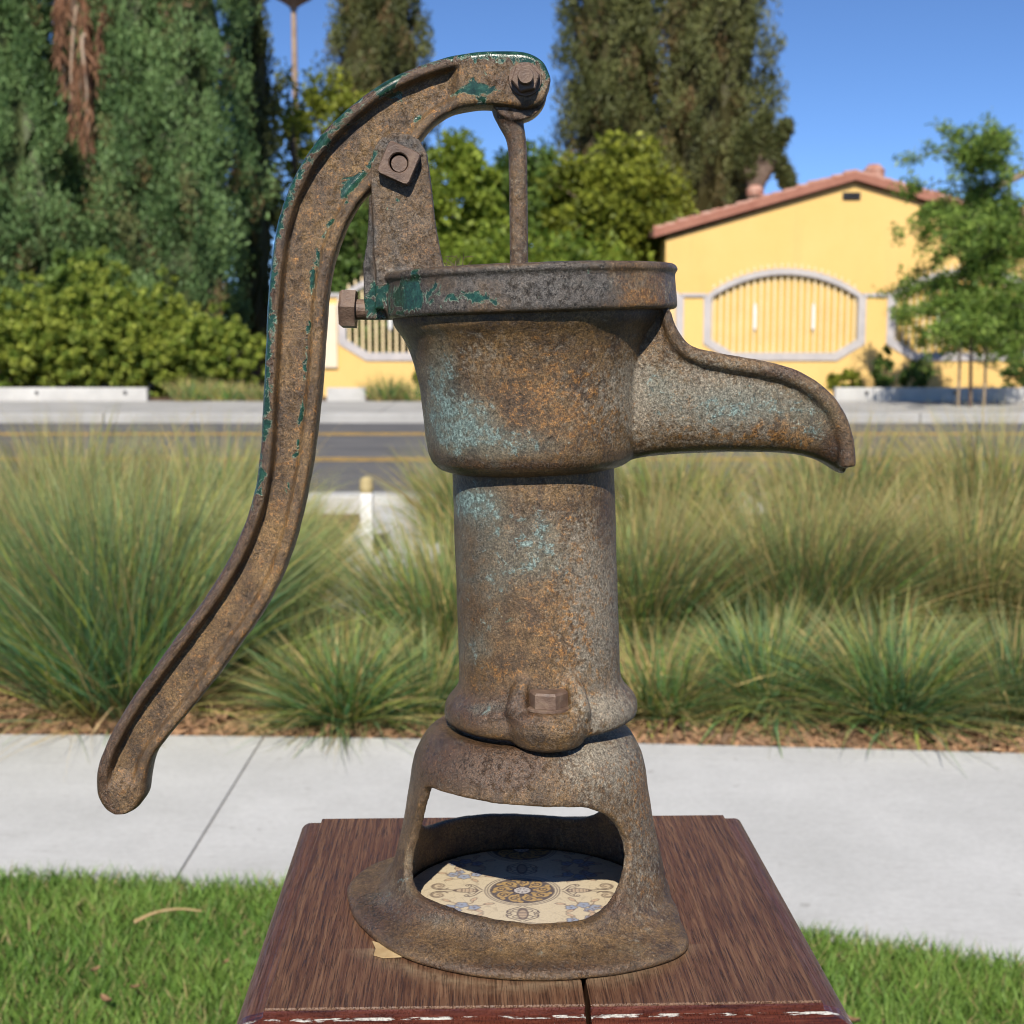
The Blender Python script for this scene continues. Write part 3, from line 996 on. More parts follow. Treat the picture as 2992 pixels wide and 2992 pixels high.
paint(handle, dict(orange=0.55, gray=0.25, dark=-0.05), [
    (1420, 230, 90, 80, 'green', .30), (1390, 260, 30, 40, 'green', .5), (1010, 545, 55, 40, 'green', .55), (1150, 300, 40, 60, 'green', .28), (1080, 430, 60, 50, 'green', .42), (1480, 240, 120, 60, 'dark', .55), (1500, 210, 80, 60, 'gray', .2),
    (1150, 350, 60, 60, 'teal', .3), (380, 2300, 90, 120, 'dark', .35), (1590, 230, 30, 60, 'gray', .5)],
    dict(green=rf * upper * 0.80 + inf * upper * 0.60, dark=rf * 0.95, orange=-rf * 0.3))

# pivot nut, head nut
pv = at(1168, 480, Y0 - HT - 0.0085)
def square_nut(c, half_diag, rin, th, phase, n=48):
    a = np.linspace(0, 2 * math.pi, n, endpoint=False)
    k = half_diag / (np.abs(np.cos(a)) + np.abs(np.sin(a)))
    k = np.minimum(k, half_diag * 0.94)
    rings = []
    for rad_, y in ((k, 0.001), (k, -th + 0.0008), (k * 0.95, -th), (np.full(n, rin * 1.12), -th), (np.full(n, rin), -th + 0.0006), (np.full(n, rin), 0.001)):
        rings.append(np.stack([c[0] + rad_ * np.cos(a + phase), np.full(n, c[1] + y), c[2] + rad_ * np.sin(a + phase)], 1))
    V = np.concatenate(rings)
    i = np.arange(len(rings) - 1)[:, None] * n; j = np.arange(n)[None]; k2 = (j + 1) % n
    return V, np.stack([i + j, i + n + j, i + n + k2, i + k2], -1).reshape(-1, 4)


part(pump, "pivot_nut", *square_nut(pv, 0.0142, 0.0056, 0.0078, 0.37), BOLT)
part(pump, "pivot_bolt", *disc(pv + np.array([0.0002, 0.001, -0.0004]), (0, -1, 0), 0.0050, 0.0046, 0.0072, 24), BOLT)
hv = at(1535, 232, Y0 - 0.0132)
part(pump, "head_nut", *cat_geo([disc(hv + np.array([0, 0.001, 0]), (0, -1, 0), 0.0098, 0.0096, 0.0025, 24),
                                 disc(hv + np.array([0, -0.0012, 0]), (0, -1, 0), 0.0086, 0.0078, 0.0062, 6, 0.2)]), BOLT)
part(pump, "head_bolt", *disc(hv + np.array([0, -0.006, 0]), (0, -1, 0), 0.0047, 0.0043, 0.0072, 18), BOLT)

# plunger rod with its eye
rp = catmull([(1519, 1100), (1517, 900), (1516, 700), (1514, 520), (1512, 440), (1505, 395), (1492, 355), (1486, 315), (1500, 270)], 60)
rr = catmull([(27,), (27,), (27,), (27,), (27.5,), (30,), (38,), (50,), (56,)], 60)[:, 0]
P = np.array([at(a, b, Y0 + 0.001) for a, b in rp])
geo = [tube(P, rr * mpp((0, Y0, EYE)), 20), disc(at(1512, 262, Y0 - 0.0085), (0, 1, 0), 0.0178, 0.0170, 0.019, 32)]
V, F = cast(geo, 0.0010, 4)
rod = part(pump, "plunger_rod", V, F, IRON, True)
paint(rod, dict(gray=0.55, orange=0.18, dark=0.25), [(1510, 420, 40, 60, 'orange', .5), (1490, 340, 60, 30, 'dark', .6), (1500, 420, 20, 60, 'dark', .5)])

# base: flange with two ears, waisted legs, windows front and back
fl_px = [(1140, 2508), (1093, 2526), (1039, 2562), (1014, 2592), (1021, 2630), (1069, 2711), (1129, 2758), (1218, 2800), (1367, 2836), (1515, 2851), (1664, 2848), (1843, 2827), (1962, 2796), (2010, 2770), (2015, 2752), (1986, 2693), (1958, 2620)]
fl = np.array([gz(u, v, PTOP + 0.004)[:2] for u, v in fl_px])
ang = np.unwrap(np.arctan2(fl[:, 1] - BC[1], fl[:, 0] - BC[0]))
rad = np.hypot(fl[:, 0] - BC[0], fl[:, 1] - BC[1])
A0, A1 = ang[1], ang[16]          # ear to ear, front half
NA = 180
aa = np.linspace(0, 2 * math.pi, NA, endpoint=False)


def flange_r(a):
    a = (a - A0) % (2 * math.pi)
    span = A1 - A0
    fr = np.interp(a, ang - A0, rad)
    t = (a - span) / (2 * math.pi - span)
    bk = np.interp(t, [0, 0.12, 0.5, 0.88, 1], [rad[16], 0.0930, 0.100, 0.100, rad[1]])
    return np.where(a <= span, fr, bk)


FR = flange_r(aa)
for _ in range(3): FR = (FR + np.roll(FR, 1) + np.roll(FR, -1)) / 3
wall = [(0.0, 0.0880), (0.012, 0.0872)]
for v_, hw_ in ((2540, 397), (2470, 382), (2400, 366), (2300, 349), (2240, 341), (2195, 331), (2165, 316), (2140, 300), (2122, 282), (2112, 262)):
    p_ = at(1547, v_, Y0)
    wall.append((p_[2] - PTOP, hw_ * mpp(p_)))
WTOP = wall[-1][0]


def wall_r(z):
    return np.interp(z, [w[0] for w in wall], [w[1] for w in wall])


lev = [(0.0004, 1.0, None), (0.0026, 1.004, None), (0.0050, 0.996, None), (0.0064, 0.972, None), (0.0076, 0.72, 1), (0.0090, 0.46, 1), (0.0115, 0.26, 1), (0.0155, 0.11, 1), (0.0210, 0.03, 1), (0.030, 0.0, 1)]
outer = []
for z, k, mode in lev:
    S = wall_r(z)
    r = FR * k if mode is None else S + (FR - S) * k
    outer.append((z, np.maximum(r, S)))
for z in list(np.linspace(0.036, WTOP, 26)):
    outer.append((z, np.full(NA, wall_r(z))))
inner = [(WTOP - 0.001, np.full(NA, 0.041)), (WTOP - 0.006, np.full(NA, 0.041))]
for z in np.linspace(WTOP - 0.008, 0.0004, 18):
    inner.append((z, np.full(NA, wall_r(z) - 0.0060)))
rings = []
for z, r in outer + inner:
    rings.append(np.stack([BC[0] + r * np.cos(aa), BC[1] + r * np.sin(aa), np.full(NA, PTOP + z)], 1))
m = len(rings)
i = np.arange(m)[:, None]; j = np.arange(NA)[None, :]; k = (j + 1) % NA; i2 = (i + 1) % m
bV = np.concatenate(rings)
bQ = np.stack([i * NA + j, i * NA + k, i2 * NA + k, i2 * NA + j], -1).reshape(-1, 4)
win_px = [(1242, 2302), (1307, 2321), (1426, 2348), (1545, 2358), (1694, 2362), (1734, 2368), (1783, 2387), (1816, 2419), (1838, 2467), (1843, 2508), (1833, 2562), (1813, 2613), (1780, 2655), (1724, 2690), (1635, 2706), (1515, 2704), (1396, 2684), (1277, 2648), (1218, 2620), (1193, 2592), (1183, 2556), (1184, 2514), (1195, 2467), (1218, 2383), (1234, 2326)]
wp = []
for u, v in win_px:
    d = ray(u, v); z = 0.06
    for _ in range(12):
        r = wall_r(z)
        # nearest hit with the round wall
        a_ = d[0] ** 2 + d[1] ** 2
        b_ = 2 * (d[0] * (CAM[0] - BC[0]) + d[1] * (CAM[1] - BC[1]))
        c_ = (CAM[0] - BC[0]) ** 2 + (CAM[1] - BC[1]) ** 2 - r * r
        disc_ = max(b_ * b_ - 4 * a_ * c_, 0.0)
        t = (-b_ - math.sqrt(disc_)) / (2 * a_)
        h = CAM + d * t
        z = h[2] - PTOP
    wp.append((math.atan2(h[1] - BC[1], h[0] - BC[0]), h[2]))
wp = np.array(wp); wp[:, 0] = np.where(wp[:, 0] > 0.5, wp[:, 0] - 2 * math.pi, wp[:, 0])
wp = catmull(np.concatenate([wp[-2:], wp, wp[:3]]), 8 * (len(wp) + 4) + 1)[16:-24]


def window_cutter(shift):
    V = []
    n = len(wp)
    for r in (0.030, 0.150):
        for a, z in wp: V.append([BC[0] + r * math.cos(a), BC[1] + (1 if shift == 0 else -1) * r * math.sin(a), z if shift == 0 else z + 0.008 * min(max((PTOP + 0.070 - z) / 0.04, 0), 1)])
    V = np.array(V)
    bm = bmesh.new()
    vs = [bm.verts.new(p) for p in V]
    bm.faces.new(vs[:n]); bm.faces.new(vs[n:][::-1])
    for q in range(n): bm.faces.new([vs[q], vs[n + q], vs[n + (q + 1) % n], vs[(q + 1) % n]])
    bmesh.ops.recalc_face_normals(bm, faces=bm.faces[:])
    return from_bm(bm)


cutters = []
for s in (0.0, math.pi):
    cv, cf = window_cutter(s)
    co = link("work_cutter", fast_mesh("work_cutter", cv, cf))
    cutters.append(co)
bme = fast_mesh("work", bV, bQ)
bme = evaluated(bme, [('BOOLEAN', dict(operation='DIFFERENCE', object=cutters[0], solver='EXACT')),
                      ('BOOLEAN', dict(operation='DIFFERENCE', object=cutters[1], solver='EXACT'))])
for co in cutters: bpy.data.objects.remove(co)
bmm = bmesh.new(); bmm.from_mesh(bme)
geo = [from_bm(bmm)]
# neck the barrel stands on, open below
zt = PTOP + WTOP
a = np.linspace(0, 2 * math.pi, 64, endpoint=False)
def nring(r, z, cx=at(1572, 2150, Y0)[0]): return np.stack([cx + r * np.cos(a), Y0 + r * np.sin(a), np.full(64, z)], 1)
nk = np.concatenate([nring(0.050, zt - 0.004), nring(0.050, zb - 0.0004), nring(0.030, zb - 0.0004), nring(0.028, PTOP + 0.073), nring(0.034, PTOP + 0.073), nring(0.040, zt - 0.006)])
i = np.arange(6)[:, None]; j = np.arange(64)[None, :]; k = (j + 1) % 64; i2 = (i + 1) % 6
geo.append((nk, np.stack([i * 64 + j, i * 64 + k, i2 * 64 + k, i2 * 64 + j], -1).reshape(-1, 4)))
V, F = cast(geo, 0.0013, 8)
V = lump(V, 0.00012, 110, 6)
V[:, 2] = np.maximum(V[:, 2], PTOP + 0.0003)
base = part(pump, "base", V, F, IRON, True)
paint(base, dict(orange=0.30, gray=0.28, dark=0.15), [
    (1380, 2230, 210, 90, 'dark', .75), (1530, 2220, 40, 60, 'dark', .5), (1760, 2220, 150, 130, 'gray', .75), (1880, 2500, 80, 250, 'gray', .45),
    (1890, 2330, 55, 150, 'orange', .62), (1800, 2260, 90, 70, 'orange', .25), (1900, 2600, 40, 90, 'orange', .35), (1600, 2260, 60, 60, 'orange', .2),
    (1150, 2610, 90, 90, 'teal', .42), (1200, 2500, 40, 120, 'teal', .35), (1300, 2700, 130, 50, 'teal', .35), (1580, 2780, 280, 32, 'teal', .34), (1850, 2770, 120, 40, 'teal', .25),
    (1250, 2660, 110, 40, 'orange', .1), (1300, 2650, 130, 40, 'dark', .5), (1100, 2680, 110, 90, 'dark', .45), (1500, 2830, 520, 24, 'dark', .5), (1870, 2800, 14, 10, 'green', .5), (1780, 2640, 60, 50, 'dark', .5)])

# ------------------------------------------------------------------ printed tile lying inside the base
def tile_print():
    R_ = 0.0800
    n = 250
    g = np.linspace(-R_, R_, n)
    X, Y = np.meshgrid(g, g)
    # pattern coordinates, medallion centre as seen
    px = X + BC[0] - 0.0067; py = Y + BC[1] - 0.8830
    C = np.zeros((n, n, 3))
    cream = np.array([0.62, 0.52, 0.36])
    rr_ = np.random.default_rng(3)
    C[:] = cream
    speck = rr_.random((n, n)); C *= (0.93 + 0.12 * speck)[..., None]
    TANC, LINE, BLUE, GOLD, DARK = np.array([0.47, 0.35, 0.24]), np.array([0.12, 0.085, 0.07]), np.array([0.32, 0.35, 0.43]), np.array([0.46, 0.30, 0.11]), np.array([0.07, 0.05, 0.045])

    def put(mask, col, al=1.0):
        a = np.clip(mask, 0, 1)[..., None] * al
        C[:] = C * (1 - a) + col * a

    def soft(d, w): return np.clip(1.5 - d / w, 0, 1)

    def stroke(pts, w, col=LINE, al=0.85):
        pts = np.asarray(pts)
        best = np.full((n, n), 9.0)
        x0, x1 = pts[:, 0].min() - 0.002, pts[:, 0].max() + 0.002
        y0, y1 = pts[:, 1].min() - 0.002, pts[:, 1].max() + 0.002
        sub = (px > x0) & (px < x1) & (py > y0) & (py < y1)
        if not sub.any(): return
        qx, qy = px[sub], py[sub]
        b = np.full(qx.shape, 9.0)
        for p, q in zip(pts[:-1], pts[1:]):
            d = q - p; L = d @ d + 1e-12
            t = np.clip(((qx - p[0]) * d[0] + (qy - p[1]) * d[1]) / L, 0, 1)
            b = np.minimum(b, np.hypot(qx - p[0] - t * d[0], qy - p[1] - t * d[1]))
        best[sub] = b
        put(soft(best, w), col, al)

    def spiral(cx, cy_, r0, turns, start, sgn, grow=0.0):
        t = np.linspace(0, 1, 26)
        r = r0 * (1 - 0.82 * t)
        a = start + sgn * t * turns * 6.283
        return np.stack([cx + r * np.cos(a), cy_ + r * np.sin(a)], 1)

    for my in (0.0, 0.0745, -0.0745):
        for mx in (0.0, 0.148, -0.148):
            qx, qy = px - mx, py - my
            r = np.hypot(qx, qy); th = np.arctan2(qy, qx)
            inside = r < 0.0205
            put(inside.astype(float), DARK, 0.92)
            for kp in range(9):
                ap = kp * 6.2832 / 9 + 0.15
                for (rc, ra_, rb_, tw, col) in ((0.0138, 0.0058, 0.0041, 0.55, GOLD), (0.0182, 0.0023, 0.0016, 1.2, GOLD), (0.0088, 0.0026, 0.0014, 0.2, GOLD)):
                    ao = ap + (0.30 if rc > 0.017 else 0.0)
                    dx_, dy_ = qx - rc * math.cos(ao), qy - rc * math.sin(ao)
                    l1 = dx_ * math.cos(ao + tw) + dy_ * math.sin(ao + tw); l2 = -dx_ * math.sin(ao + tw) + dy_ * math.cos(ao + tw)
                    put(np.clip((1 - (l1 / ra_) ** 2 - (l2 / rb_) ** 2) * 4, 0, 1), col)
                cxp, cyp = mx + 0.0142 * math.cos(ap), my + 0.0142 * math.sin(ap)
                stroke(spiral(cxp, cyp, 0.0031, 1.15, ap + 2.4, 1), 0.00055, DARK, 0.9)
                stroke(np.array([[mx + q_ * math.cos(ap + 0.22 * (q_ - 0.009) / 0.009), my + q_ * math.sin(ap + 0.22 * (q_ - 0.009) / 0.009)] for q_ in np.linspace(0.0085, 0.0175, 8)]), 0.0004, DARK, 0.6)
            put(soft(np.abs(r - 0.0062), 0.0006), DARK); put((r < 0.0052).astype(float), np.array([0.55, 0.5, 0.46])); put(soft(np.abs(r - 0.0026), 0.0012) * (np.sin(th * 7) > 0), np.array([0.2, 0.18, 0.18]))
            for q in (0.0208, 0.0226, 0.0243): put(soft(np.abs(r - q), 0.00042), LINE, 0.8)
            # palmettes to the four sides
            for k_ in range(4):
                ca, sa = [(1, 0), (0, 1), (-1, 0), (0, -1)][k_]
                def tr(P_):
                    P_ = np.asarray(P_)
                    return np.stack([mx + P_[:, 0] * ca - P_[:, 1] * sa, my + P_[:, 0] * sa + P_[:, 1] * ca], 1)
                fx = (px - mx) * ca + (py - my) * sa; fy = -(px - mx) * sa + (py - my) * ca
                e = ((fx - 0.0365) / 0.0075) ** 2 + (fy / 0.0032) ** 2
                put(np.clip(1.4 - e, 0, 1), TANC, 0.75)
                put(soft(np.abs(np.sqrt(e) - 1) * 0.0035, 0.0005), LINE, .8)
                put(((np.abs(fx - 0.0365) < 0.005) & (np.abs(fy) < 0.0026)) * (np.sin(fx * 2600) > 0.55), LINE, .6)
                for sg in (1, -1):
                    t = np.linspace(0, 1, 16)
                    stroke(tr(np.stack([0.026 + 0.009 * t, sg * (0.0012 + 0.0085 * np.sin(t * 1.9) ** 1.3)], 1)), 0.0005)
                    stroke(tr(np.stack([0.029 + 0.006 * t, sg * (0.0008 + 0.0055 * np.sin(t * 2.6))], 1)), 0.00045)
                    stroke(tr(spiral(0.0355, sg * 0.0082, 0.0024, 1.1, 2.6, -sg)), 0.00045)
                    if k_ in (0, 2):
                        stroke(tr(spiral(0.0540, sg * 0.0075, 0.0068, 1.3, -2.6 * sg, sg)), 0.0006)
                        stroke(tr(spiral(0.0545, sg * 0.0078, 0.0048, 1.0, -2.2 * sg, sg)), 0.0005)
                        e2 = np.hypot(fx - 0.0545, fy - sg * 0.0075)
                        put(np.clip(1.3 - e2 / 0.0042, 0, 1), TANC, 0.45)
                        stroke(tr(np.stack([0.043 + 0.012 * t, sg * (0.0005 + 0.002 * t)], 1)), 0.0005)
            # flower sprays between the palmettes
            for sx_ in (1, -1):
                for sy_ in (1, -1):
                    cx_, cy_ = mx + sx_ * 0.0375, my + sy_ * 0.0255
                    for (dx, dy, rad_) in ((-0.007, 0.002, 0.0040), (0.001, -0.002, 0.0046), (0.0085, 0.0015, 0.0042), (0.004, 0.006, 0.0034)):
                        fx, fy = px - cx_ - dx * sx_, py - cy_ - dy * sy_
                        r2 = np.hypot(fx, fy); t2 = np.arctan2(fy, fx)
                        lim_ = rad_ * (0.74 + 0.26 * np.abs(np.cos(2.5 * t2 + dx * 900)))
                        put(np.clip((lim_ - r2) / 0.0004 + 0.5, 0, 1), BLUE)
                        put(soft(np.abs(r2 - lim_), 0.00045), LINE, .65)
                        put(soft(r2, 0.0008), LINE, .7)
                        put(soft(np.abs(np.sin(2.5 * t2 + 1)) * r2, 0.0003) * (r2 < lim_), LINE, .35)
                    for ang_ in (0.3, 1.2, 2.2, 3.4, 4.3, 5.4):
                        t = np.linspace(0, 1, 12)
                        ex, ey = math.cos(ang_) * 0.0155, math.sin(ang_) * 0.0105
                        P_ = np.stack([cx_ + sx_ * ex * t + 0.0015 * np.sin(t * 5 + ang_), cy_ + sy_ * ey * t + 0.0012 * np.cos(t * 6)], 1)
                        stroke(P_[5:], 0.00042, np.array([0.22, 0.14, 0.09]))
                        fx, fy = px - P_[-1][0], py - P_[-1][1]
                        ra = math.atan2(ey * sy_, ex * sx_)
                        lx = fx * math.cos(ra) + fy * math.sin(ra); ly = -fx * math.sin(ra) + fy * math.cos(ra)
                        e = (lx / 0.0032) ** 2 + (ly / 0.0015) ** 2
                        put(np.clip((1 - e) * 3, 0, 1), np.array([0.55, 0.38, 0.25]), .8)
                        put(soft(np.abs(np.sqrt(e) - 1) * 0.002, 0.0004), LINE, .6)
    # crazing of the glaze
    pts = rr_.random((420, 2)) * 0.16 - 0.08
    D1 = np.full((n, n), 9.0); D2 = np.full((n, n), 9.0)
    for p in pts:
        d = np.hypot(X - p[0], Y - p[1])
        D2 = np.minimum(D2, np.maximum(D1, d)); D1 = np.minimum(D1, d)
    put(soft(D2 - D1, 0.00028), np.array([0.30, 0.24, 0.17]), 0.35)
    keep = np.hypot(X, Y) < R_
    V = np.stack([X, Y, np.full_like(X, 0.0019)], -1).reshape(-1, 3)
    ii = np.arange(n * n).reshape(n, n)
    kq = keep[:-1, :-1] & keep[1:, :-1] & keep[:-1, 1:] & keep[1:, 1:]
    Q = np.stack([ii[:-1, :-1], ii[:-1, 1:], ii[1:, 1:], ii[1:, :-1]], -1)[kq]
    used = np.unique(Q); re = np.full(n * n, -1); re[used] = np.arange(len(used))
    return V[used], re[Q], C.reshape(-1, 3)[used]


tl = thing("printed_tile", (BC[0], BC[1], PTOP), "cream ceramic tile with ochre medallion and blue flowers inside pump base", "tile")
tV, tF, tC = tile_print()
link("printed_face", fast_mesh("printed_face", tV, tF, False, tC), TILEPRINT, tl)
V, F = disc((0, 0, 0.0004), (0, 0, 1), 0.0802, 0.0800, 0.0012, 96)
link("tile_body", fast_mesh("tile_body", V, F), CREAM, tl)

# bare pale chip of wood beside the flange
cp = gz(1150, 2778, PTOP)
bm = bmesh.new()
vs = [bm.verts.new(tuple(gz(u, v, PTOP + 0.0006))) for u, v in ((1088, 2752), (1120, 2762), (1180, 2788), (1190, 2796), (1120, 2800), (1092, 2792), (1098, 2775))]
f = bm.faces.new(vs)
r = bmesh.ops.extrude_face_region(bm, geom=[f]); bmesh.ops.translate(bm, verts=[g for g in r["geom"] if isinstance(g, bmesh.types.BMVert)], vec=(0, 0, 0.0007))
bmesh.ops.recalc_face_normals(bm, faces=bm.faces[:])
V, F = from_bm(bm)
CHIPWOOD = mat_simple("bare_wood", (0.34, 0.22, 0.10), (0.52, 0.38, 0.20), 60, 0.8)
solo("wood_splinter", V, F, CHIPWOOD, tuple(cp), label="pale bare wood splinter beside the left of the pump flange", cat="splinter")

# ------------------------------------------------------------------ yellow house
HY = 32.0
def hx(u, Y=HY): return at(u, 975, Y)[0]
def hz(v, Y=HY, u=1496): return at(u, v, Y)[2]


hl, hr_, hp_ = hx(1942), hx(3025), hx(2483)
zw, zp = hz(697), hz(533)
house = thing("yellow_house", (hp_, HY, 0.12), "yellow stucco house with low gable and red clay tile edge", "house")
poly = [(hl, HY, 0.1), (hr_, HY, 0.1), (hr_, HY, zw), (hp_, HY, zp), (hl, HY, zw)]
part(house, "wall", *prism(poly, (0, 13, 0)), STUCCO)
el, er = hx(1904), hx(3066)
ze, zr = hz(688), hz(520)
sl = (zr - ze) / (hp_ - el)
for side in (-1, 1):
    ex = el if side < 0 else er
    th_ = 0.13
    pts = [(ex, HY - 0.17, ze), (hp_, HY - 0.17, zr), (hp_, HY - 0.17, zr + th_), (ex, HY - 0.17, ze + th_)]
    roof = part(house, "roof", *prism([(p[0], p[1] + 0.052, p[2]) for p in pts], (0, 13.3, 0)), ROOFTILE)
    fp = [(ex, HY - 0.17, ze - 0.055), (hp_, HY - 0.17, zr - 0.055), (hp_, HY - 0.17, zr + th_ - 0.01), (ex, HY - 0.17, ze + th_ - 0.01)]
    part(house, "fascia", *prism(fp, (0, 0.05, 0)), FASCIA)
    n = 17
    d = np.array([hp_ - ex, 0, zr - ze]); L = np.linalg.norm(d); d /= L
    for q in range(n):
        t0 = L * q / n; t1 = L * (q + 1.18) / n
        s = np.array([ex, HY - 0.10, ze + th_ - 0.005])
        jz = random.uniform(-0.012, 0.02)
        V, F = tube([s + d * t0 + np.array([0, 0, jz + 0.015]), s + d * t1 + np.array([0, 0, jz - 0.015])], [0.062, 0.050], 12)
        o = part(roof, "roof_tile", V, F, ROOFTILE)
vz0, vz1, vx0, vx1 = hz(583), hz(562), hx(2450), hx(2502)
vent = part(house, "vent", *box(vx0, vx1, HY - 0.03, HY - 0.004, vz0, vz1), DARKMETAL)
for q in range(4):
    z0 = vz0 + (vz1 - vz0) * (q + 0.25) / 4
    part(vent, "slat", *box(vx0 + 0.02, vx1 - 0.02, HY - 0.05, HY - 0.031, z0, z0 + 0.018), DARKMETAL)
for u, v, w, h_ in ((2553, 530, 0.24, 0.24), (2206, 572, 0.20, 0.10)):
    c = at(u, v, HY + 1.6); c[2] += 0.02
    pts = [c, c + np.array([0, 0, h_ * 0.85]), c + np.array([0, 0, h_ * 0.9]), c + np.array([0, 0, h_ + 0.12])]
    part(house, "chimney", *tube(pts, [w, w, w * 1.08, w * 0.55], 18), ROOFTILE)
# neighbour to the right, mostly behind the young tree
NY = 38.0
nh = thing("neighbour_house", (hx(3120, NY), NY, 0.12), "smaller tile roofed house behind the young tree at far right", "house")
nx0, nx1, nxp = hx(2845, NY), hx(3390, NY), hx(3118, NY)
part(nh, "wall", *prism([(nx0 + 0.25, NY, 0.1), (nx1, NY, 0.1), (nx1, NY, hz(650, NY)), (nxp, NY, hz(600, NY)), (nx0 + 0.25, NY, hz(650, NY))], (0, 8, 0)), STUCCO)
for a, b in ((nx0 - 0.1, nxp), (nx1 + 0.2, nxp)):
    pts = [(a, NY - 0.4, hz(655, NY)), (b, NY - 0.4, hz(596, NY)), (b, NY - 0.4, hz(575, NY)), (a, NY - 0.4, hz(632, NY))]
    part(nh, "roof", *prism(pts, (0, 8.6, 0)), ROOFTILE)

# ------------------------------------------------------------------ yellow garden wall with arched grilles
WY, WT = 27.0, 0.20
def wx(u): return at(u, 975, WY)[0]
def wz(v): return at(1496, v, WY)[2]


gwall = thing("garden_wall", (wx(2000), WY, 0.12), "yellow stucco garden wall with arched white grille openings in front of the house", "wall")
opens = [(1000, 1452), (1533, 1985), (2066, 2516), (2601, 3051), (3134, 3584)]
ztop, zc, zbm = wz(868), wz(998), wz(1042)
out = [(wx(940), WY, 0.05), (wx(940), WY, ztop)]
for a, b in opens:
    w = wx(b) - wx(a)
    out += [(wx(a), WY, ztop), (wx(a), WY, zc), (wx(a) + w * 0.16, WY, zbm), (wx(b) - w * 0.16, WY, zbm), (wx(b), WY, zc), (wx(b), WY, ztop)]
out += [(wx(3800), WY, ztop), (wx(3800), WY, 0.05)]
part(gwall, "wall_body", *prism(out, (0, WT, 0)), STUCCO)
V, F = bevel_box(wx(944), wx(1000) - 0.09, WY - 0.06, WY + WT + 0.06, wz(1075), wz(888), 0.02)
part(gwall, "pillar", V, F, CREAM)
for (a, b) in zip([940] + [o[1] for o in opens], [o[0] for o in opens] + [3800]):
    V, F = bevel_box(wx(a) + 0.02, wx(b) - 0.02, WY - 0.04, WY + WT + 0.04, ztop + 0.002, ztop + 0.07, 0.012)
    part(gwall, "coping", V, F, TRIM)
bar_me = None
for (a, b) in opens:
    xa, xb = wx(a), wx(b); w = xb - xa; xm = (xa + xb) / 2
    rise = wz(793) - ztop
    Rr = (w * w / 4 + rise * rise) / (2 * rise)
    arch = [np.array([x, WY - 0.03, ztop + rise - Rr + math.sqrt(Rr * Rr - (x - xm) ** 2)]) for x in np.linspace(xa, xb, 25)]
    low = [np.array(p) for p in ((xa, WY - 0.03, ztop), (xa, WY - 0.03, zc), (xa + w * 0.16, WY - 0.03, zbm), (xb - w * 0.16, WY - 0.03, zbm), (xb, WY - 0.03, zc), (xb, WY - 0.03, ztop))]
    fr = []
    loop = arch + low[::-1][1:-1][::1]
    for si, (p, q) in enumerate(zip(low[:-1], low[1:])):
        d = (q - p) / np.linalg.norm(q - p); nrm = np.array([-d[2], 0, d[0]])
        hw = 0.075
        poly = [p - nrm * hw - d * 0.03, q - nrm * hw + d * 0.03, q + nrm * hw + d * 0.03, p + nrm * hw - d * 0.03]
        st_ = np.array([0, 0.004 * (si % 2), 0])
        fr.append(prism([tuple(x + st_) for x in poly], (0, 0.09 - 0.008 * (si % 2), 0)))
    ar = prism([tuple(p + np.array([0, 0, 0.055])) for p in arch] + [tuple(p - np.array([0, 0, 0.055])) for p in arch[::-1]], (0, 0.05, 0))
    ar = (ar[0] + np.array([0, 0.012, 0]), ar[1])
    g = part(gwall, "grille", *cat_geo(fr + [ar]), TRIM)
    nb = 23
    for q in range(1, nb):
        x = xa + w * q / nb
        zl = zbm if xa + w * 0.16 < x < xb - w * 0.16 else zbm + (zc - zbm) * (1 - min(x - xa, xb - x) / (w * 0.16))
        zh = ztop + rise - Rr + math.sqrt(Rr * Rr - (x - xm) ** 2)
        s = 0.021
        V, F = cat_geo([box(x - s, x + s, WY + 0.045, WY + 0.077, zl + 0.05, zh + 0.02), tube([(x, WY + 0.06, zh + 0.021), (x, WY + 0.06, zh + 0.10), (x, WY + 0.06, zh + 0.17)], [0.014, 0.030, 0.002], 6)])
        part(g, "bar", V, F, GRILLE)
    if a > 1990:
        lo_ = [np.array([p[0], WY + 0.105, p[2] + 0.02]) for p in low[1:-1]]
        hi_ = [np.array([p[0], WY + 0.105, p[2] - 0.03]) for p in arch[::-1]]
        part(g, "backing_panel", *prism([tuple(p) for p in lo_ + hi_], (0, 0.012, 0)), PANEL)
    for f_ in (0.31, 0.69):
        x = xa + w * f_
        V, F = cat_geo([box(x - 0.030, x + 0.030, WY + 0.02, WY + 0.044, wz(960), wz(892)), tube([(x, WY + 0.032, wz(892)), (x, WY + 0.032, wz(884))], [0.030, 0.008], 8), tube([(x, WY + 0.032, wz(968)), (x, WY + 0.032, wz(960))], [0.008, 0.030], 8)])
        part(g, "ornament", V, F, WHITEPAINT)

# low white planter walls along the far pavement
LW = 24.95
def lx(u): return at(u, 1175, LW)[0]
lows = [(-500, 430, "long low white planter wall in front of the hedge at left"), (955, 1068, "short low white planter wall in front of the cream pillar"), (2440, 3500, "low white planter wall in front of the yellow wall at right")]
for a, b, lab in lows:
    V, F = bevel_box(lx(a), lx(b), LW, LW + 0.18, 0.10, 0.36, 0.015)
    lw_ = thing("planter_wall", ((lx(a) + lx(b)) / 2, LW, 0.13), lab, "low wall", "low white planter walls along the far pavement")
    part(lw_, "wall_block", V, F, WHITEWALL)
    x = lx(a) + 0.55
    while x < lx(b) - 0.2:
        part(lw_, "weep_hole", *disc((x, LW - 0.004, 0.27), (0, 1, 0), 0.035, 0.03, 0.006, 12), DARKMETAL)
        x += 1.55

